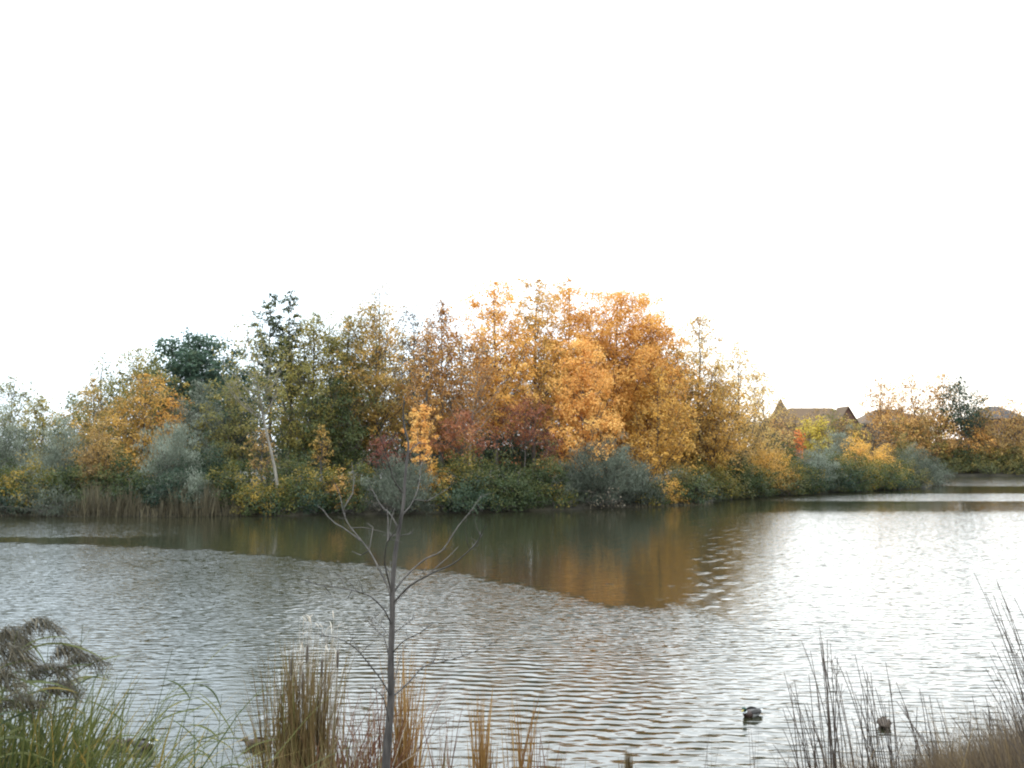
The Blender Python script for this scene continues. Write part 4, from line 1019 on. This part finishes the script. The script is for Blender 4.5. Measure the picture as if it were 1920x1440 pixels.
# cattails
def seed_head(root, x, y, z, h=.16, rad=.011):
    tb = Tubes(); zz = np.array([0, .01, .03, h - .02, h - .005, h, h + .07]); rr = np.array([.003, .008, rad, rad, .008, .003, .0015])
    tb.add(np.stack([x + .02 * zz, y + 0 * zz, z + zz], -1), rr, 8); tb.build('seed_head', LEAF['stem_dark'], root)
D8 = 8.6
root, r, h1 = clump('cattail_clump', 'tall tan cattail clump left of the bare sapling', 'cattails', 577, D8, 420, .14, .45, 1, .014, 'reed_gold', .0, .07, ytop=1180, leanv=.035)
for px, yy_ in ((585, 1232), (557, 1255), (612, 1258), (578, 1282), (641, 1242)):
    p = put(px, yy_, D8) - np.array(root.location); seed_head(root, p[0], p[1] - .05, p[2])
    tb = Tubes(); tb.add(np.stack([np.array([p[0] * .8, p[1] - .05, 0]), np.array([p[0], p[1] - .05, p[2]])]), .004, 4); tb.build('stalk', LEAF['reed_gold'], root)
rb = Ribbons(); n = 36; pp = np.array([put(a, b, D8) for a, b in zip(r.uniform(560, 650, n), r.uniform(1150, 1260, n))]) - np.array(root.location)
rb.add(pp, np.stack([r.normal(0, .3, n), r.normal(0, .3, n), np.ones(n)], -1), r.uniform(.08, .22, n), .012, np.stack([r.normal(.2, .4, n), 0 * pp[:, 0], -.5 + 0 * pp[:, 0]], -1), r.random(n), 4)
tag(rb.build('pale_tips', LEAF['straw_pale'], root), kind='stuff')
tb = Tubes()
for k in range(n): tb.add(np.stack([np.array([pp[k, 0] * .75, pp[k, 1], 0]), pp[k]]), [.003, .0015], 3)
tag(tb.build('stalks', LEAF['straw_pale'], root), kind='stuff')
clump('cattail_clump', 'shorter cattail leaves left of the tall clump', 'cattails', 530, D8, 110, .10, .4, 1, .012, 'reed_gold', .0, .15, ytop=1290, seed=4, leanv=.06)
clump('sedge_clump', 'rust red sedge clump between the cattails and the sapling', 'sedge', 690, 8.8, 260, .22, .35, 1, .013, 'reed_rust', .0, .18, ytop=1255, seed=5, leanv=.08)
root, r, h1 = clump('sedge_clump', 'pale arching stems above the rust red sedge', 'sedge', 700, 8.8, 12, .18, .7, 1, .010, 'straw_pale', .08, .5, ytop=1190, seed=6, leanv=.12)
clump('reed_clump', 'orange tan reeds just right of the sapling trunk', 'reeds', 760, 8.8, 110, .07, .5, 1, .016, 'reed_orange', .0, .06, ytop=1190, seed=7, leanv=.03)
clump('reed_clump', 'low green gold reeds at the sapling\'s right foot', 'reeds', 790, 8.6, 60, .16, .4, 1, .012, 'reed_gold', .0, .15, ytop=1375, seed=8)
clump('reed_clump', 'thin orange reeds standing in water right of centre', 'reeds', 905, 9.4, 60, .05, .4, 1, .017, 'reed_orange', .0, .05, ytop=1270, seed=9, leanv=.035)
clump('reed_clump', 'thin rusty stems left of the orange reeds', 'reeds', 830, 9.2, 18, .08, .5, 1, .012, 'reed_rust', .03, .08, ytop=1275, seed=10, leanv=.04)
clump('reed_clump', 'thin green and rust reeds right of the orange ones', 'reeds', 975, 9.4, 46, .07, .35, 1, .014, 'reed_orange', .0, .08, ytop=1275, seed=11, leanv=.04, tm=.3)
clump('reed_clump', 'sparse low reeds before the duck at the lower edge', 'reeds', 1008, 9.4, 36, .09, .35, 1, .012, 'reed_rust', .0, .1, ytop=1335, seed=12, leanv=.05)
clump('reed_clump', 'low mixed reeds along the lower edge under the orange reeds', 'reeds', 925, 9.0, 130, .42, .5, 1, .012, 'reed_gold', .0, .15, ytop=1385, seed=13)
clump('reed_stub', 'short broken bundle of brown reed stubs at the lower edge', 'reeds', 1170, 9.6, 60, .030, .80, 1, .022, 'reed_gold', .0, .02, ytop=1385, seed=14, leanv=.012, tm=.25)
clump('grass_tuft', 'few thin stems standing alone in water', 'grass', 1313, 10.2, 9, .03, .5, 1, .008, 'stem_dark', .02, .05, ytop=1340, seed=15, leanv=.03)
clump('grass_tuft', 'few thin stems in front of the lone drake', 'grass', 1404, 10.2, 6, .03, .5, 1, .007, 'stem_dark', .0, .05, ytop=1312, seed=16, leanv=.03)

clump('sedge_clump', 'rust brown sedge left of the tall cattails', 'sedge', 470, 8.2, 60, .22, .4, 1, .010, 'reed_gold', .05, .3, ytop=1385, seed=31)
clump('reed_clump', 'green gold reeds at the foot of the tall cattails', 'reeds', 590, 8.0, 200, .24, .5, 1, .013, 'reed_gold', .0, .14, ytop=1335, seed=32, tm=.6, leanv=.06)
clump('sedge_clump', 'low rusty sedge under the sapling branches', 'sedge', 665, 8.2, 140, .26, .4, 1, .010, 'reed_rust', .0, .25, ytop=1350, seed=33)
clump('reed_clump', 'thin straw reeds between the orange reeds and the sapling', 'reeds', 850, 9.2, 30, .2, .4, 1, .008, 'reed_orange', .0, .12, ytop=1360, seed=34, leanv=.05)
# right hand grasses: each tall stem is a part of its tuft
def stems(name, label, px, d, tips_, pal='stem_dark', wpx=2.4, low=60, lowtop=1380, lowpal='grass_brown', seed=0, spread=.16):
    root, r, h1 = clump(name, label, 'grass', px, d, low, spread, .45, 1, .009, lowpal, -.05, .18, ytop=lowtop, seed=seed, leanv=.10)
    org = np.array(root.location)
    tips = list(tips_)
    for q in tips_:
        for _ in range(2): tips.append((q[0] + r.normal(6, 22), q[1] + abs(r.normal(20, 40)), q[2] + r.normal(6, 18)))
    for (x, y, bxp) in tips:
        tp = put(x, y, d) + np.array([0, r.normal(0, .15), 0]) - org
        b = np.array([(bxp - px) / F * d, r.normal(0, .08), -.05])
        c = bez(b, np.array([b[0] + (tp[0] - b[0]) * .25, (b[1] + tp[1]) / 2, tp[2] * .6]), tp, 9)
        tb = Tubes(); tb.add(c, np.linspace(wpx, 1.0, 9) / F * d / 2, 4, r.uniform(.2, .9))
        for k in range(5):
            i = r.integers(3, 8); q = c[i]; sg = r.choice([-1, 1])
            tb.add(np.stack([q, q + np.array([sg * .03, r.normal(0, .02), .06]), q + np.array([sg * r.uniform(.04, .09), 0, r.uniform(.05, .12)])]), [.0018, .0014, .0008], 3, r.uniform(.2, .8))
        tb.build('stem', LEAF[pal], root)
stems('grass_tuft', 'tallest thin grass stems, right of the lone drake', 1555, 10.4, [(1524, 1168, 1552), (1540, 1195, 1556), (1530, 1230, 1560), (1536, 1215, 1548), (1552, 1268, 1575), (1522, 1188, 1545)], seed=20)
stems('grass_tuft', 'short dark stems left of the tallest grass stems', 1510, 10.4, [(1458, 1250, 1500), (1475, 1262, 1505), (1500, 1250, 1520), (1478, 1300, 1515), (1512, 1255, 1530), (1466, 1325, 1500), (1490, 1305, 1520)], seed=21, lowtop=1395)
stems('grass_tuft', 'grass stems before the dark brown duck', 1650, 10.6, [(1588, 1218, 1625), (1606, 1240, 1640), (1630, 1260, 1665), (1646, 1232, 1668), (1612, 1290, 1640), (1625, 1285, 1660), (1598, 1310, 1630), (1570, 1240, 1600)], seed=22, lowtop=1392)
stems('grass_tuft', 'leaning grass stems right of the dark brown duck', 1735, 10.8, [(1690, 1278, 1730), (1710, 1282, 1738), (1722, 1290, 1742), (1668, 1270, 1720), (1742, 1330, 1765)], seed=23, lowtop=1372)
stems('grass_tuft', 'dense brown grass stems near the right edge', 1840, 11.0, [(1798, 1290, 1825), (1835, 1296, 1862), (1815, 1310, 1840), (1862, 1300, 1880), (1875, 1285, 1890), (1778, 1330, 1815), (1890, 1290, 1900)], seed=24, lowtop=1340, low=90, spread=.3)
stems('grass_tuft', 'tall seed heads bending in from the right edge', 1985, 6.5, [(1856, 1078, 1975), (1864, 1090, 1980), (1900, 1072, 2000), (1872, 1160, 1985), (1866, 1195, 1970), (1884, 1182, 1990), (1872, 1232, 1975), (1890, 1215, 1995), (1820, 1240, 1950), (1864, 1250, 1960)], wpx=3.0, seed=25, lowtop=1330, low=60, spread=.25)

# rough grass along the right bank
rb = Ribbons(); n = 11000
px = 1440 + 500 * rng.random(n) ** .78; dd = rng.uniform(9.4, 12.6, n); x = (px - 960) / F * dd; gz = gz_(x, dd)
tuft = 16 * np.sin(px * .11) + 12 * np.sin(px * .263 + dd) + 10 * np.sin(px * .041 + 2)
lim = np.interp(px, [1440, 1500, 1600, 1690, 1760, 1840, 1940], [1462, 1445, 1430, 1420, 1385, 1362, 1335]) + tuft + np.abs(rng.normal(0, 40, n)) - 22 - 70 * (rng.random(n) < .05)
L = np.clip(CAMZ + (HZ - lim) * dd / F - gz, .15, 1.9) * 1.05
rb.add(np.stack([x, dd, gz - .03], -1), np.stack([rng.normal(-.10, .14, n), rng.normal(0, .12, n), np.ones(n)], -1), L, rng.uniform(.003, .008, n), np.stack([rng.normal(-.06, .16, n), rng.normal(0, .14, n), -np.abs(rng.normal(0, .10, n))], -1),
       np.clip(rng.normal(.45, .24, n) + .3 * np.maximum(0, np.sin(px * .045) * np.sin(px * .017)), 0, 1), 4)
tag(rb.build('grass', LEAF['grass_brown']), 'dense brown dry grass along the lower right bank', 'grass', kind='stuff')
# short growth covering the rest of the near bank
rb = Ribbons(); n = 4000
x = rng.uniform(-9, 9, n); y = rng.uniform(.8, 11.6, n); gz = gz_(x, y)
L = np.minimum(rng.uniform(.15, .55, n), np.maximum(.06, (CAMZ - y * .355) - gz))
rb.add(np.stack([x, y, gz - .03], -1), np.stack([rng.normal(0, .25, n), rng.normal(0, .25, n), np.ones(n)], -1), L, .010, np.stack([rng.normal(0, .3, n), rng.normal(0, .3, n), -.2 + 0 * x], -1), rng.random(n), 3)
tag(rb.build('bank_grass', LEAF['grass_brown']), 'short rough grass on the near bank slope', 'grass', kind='stuff')
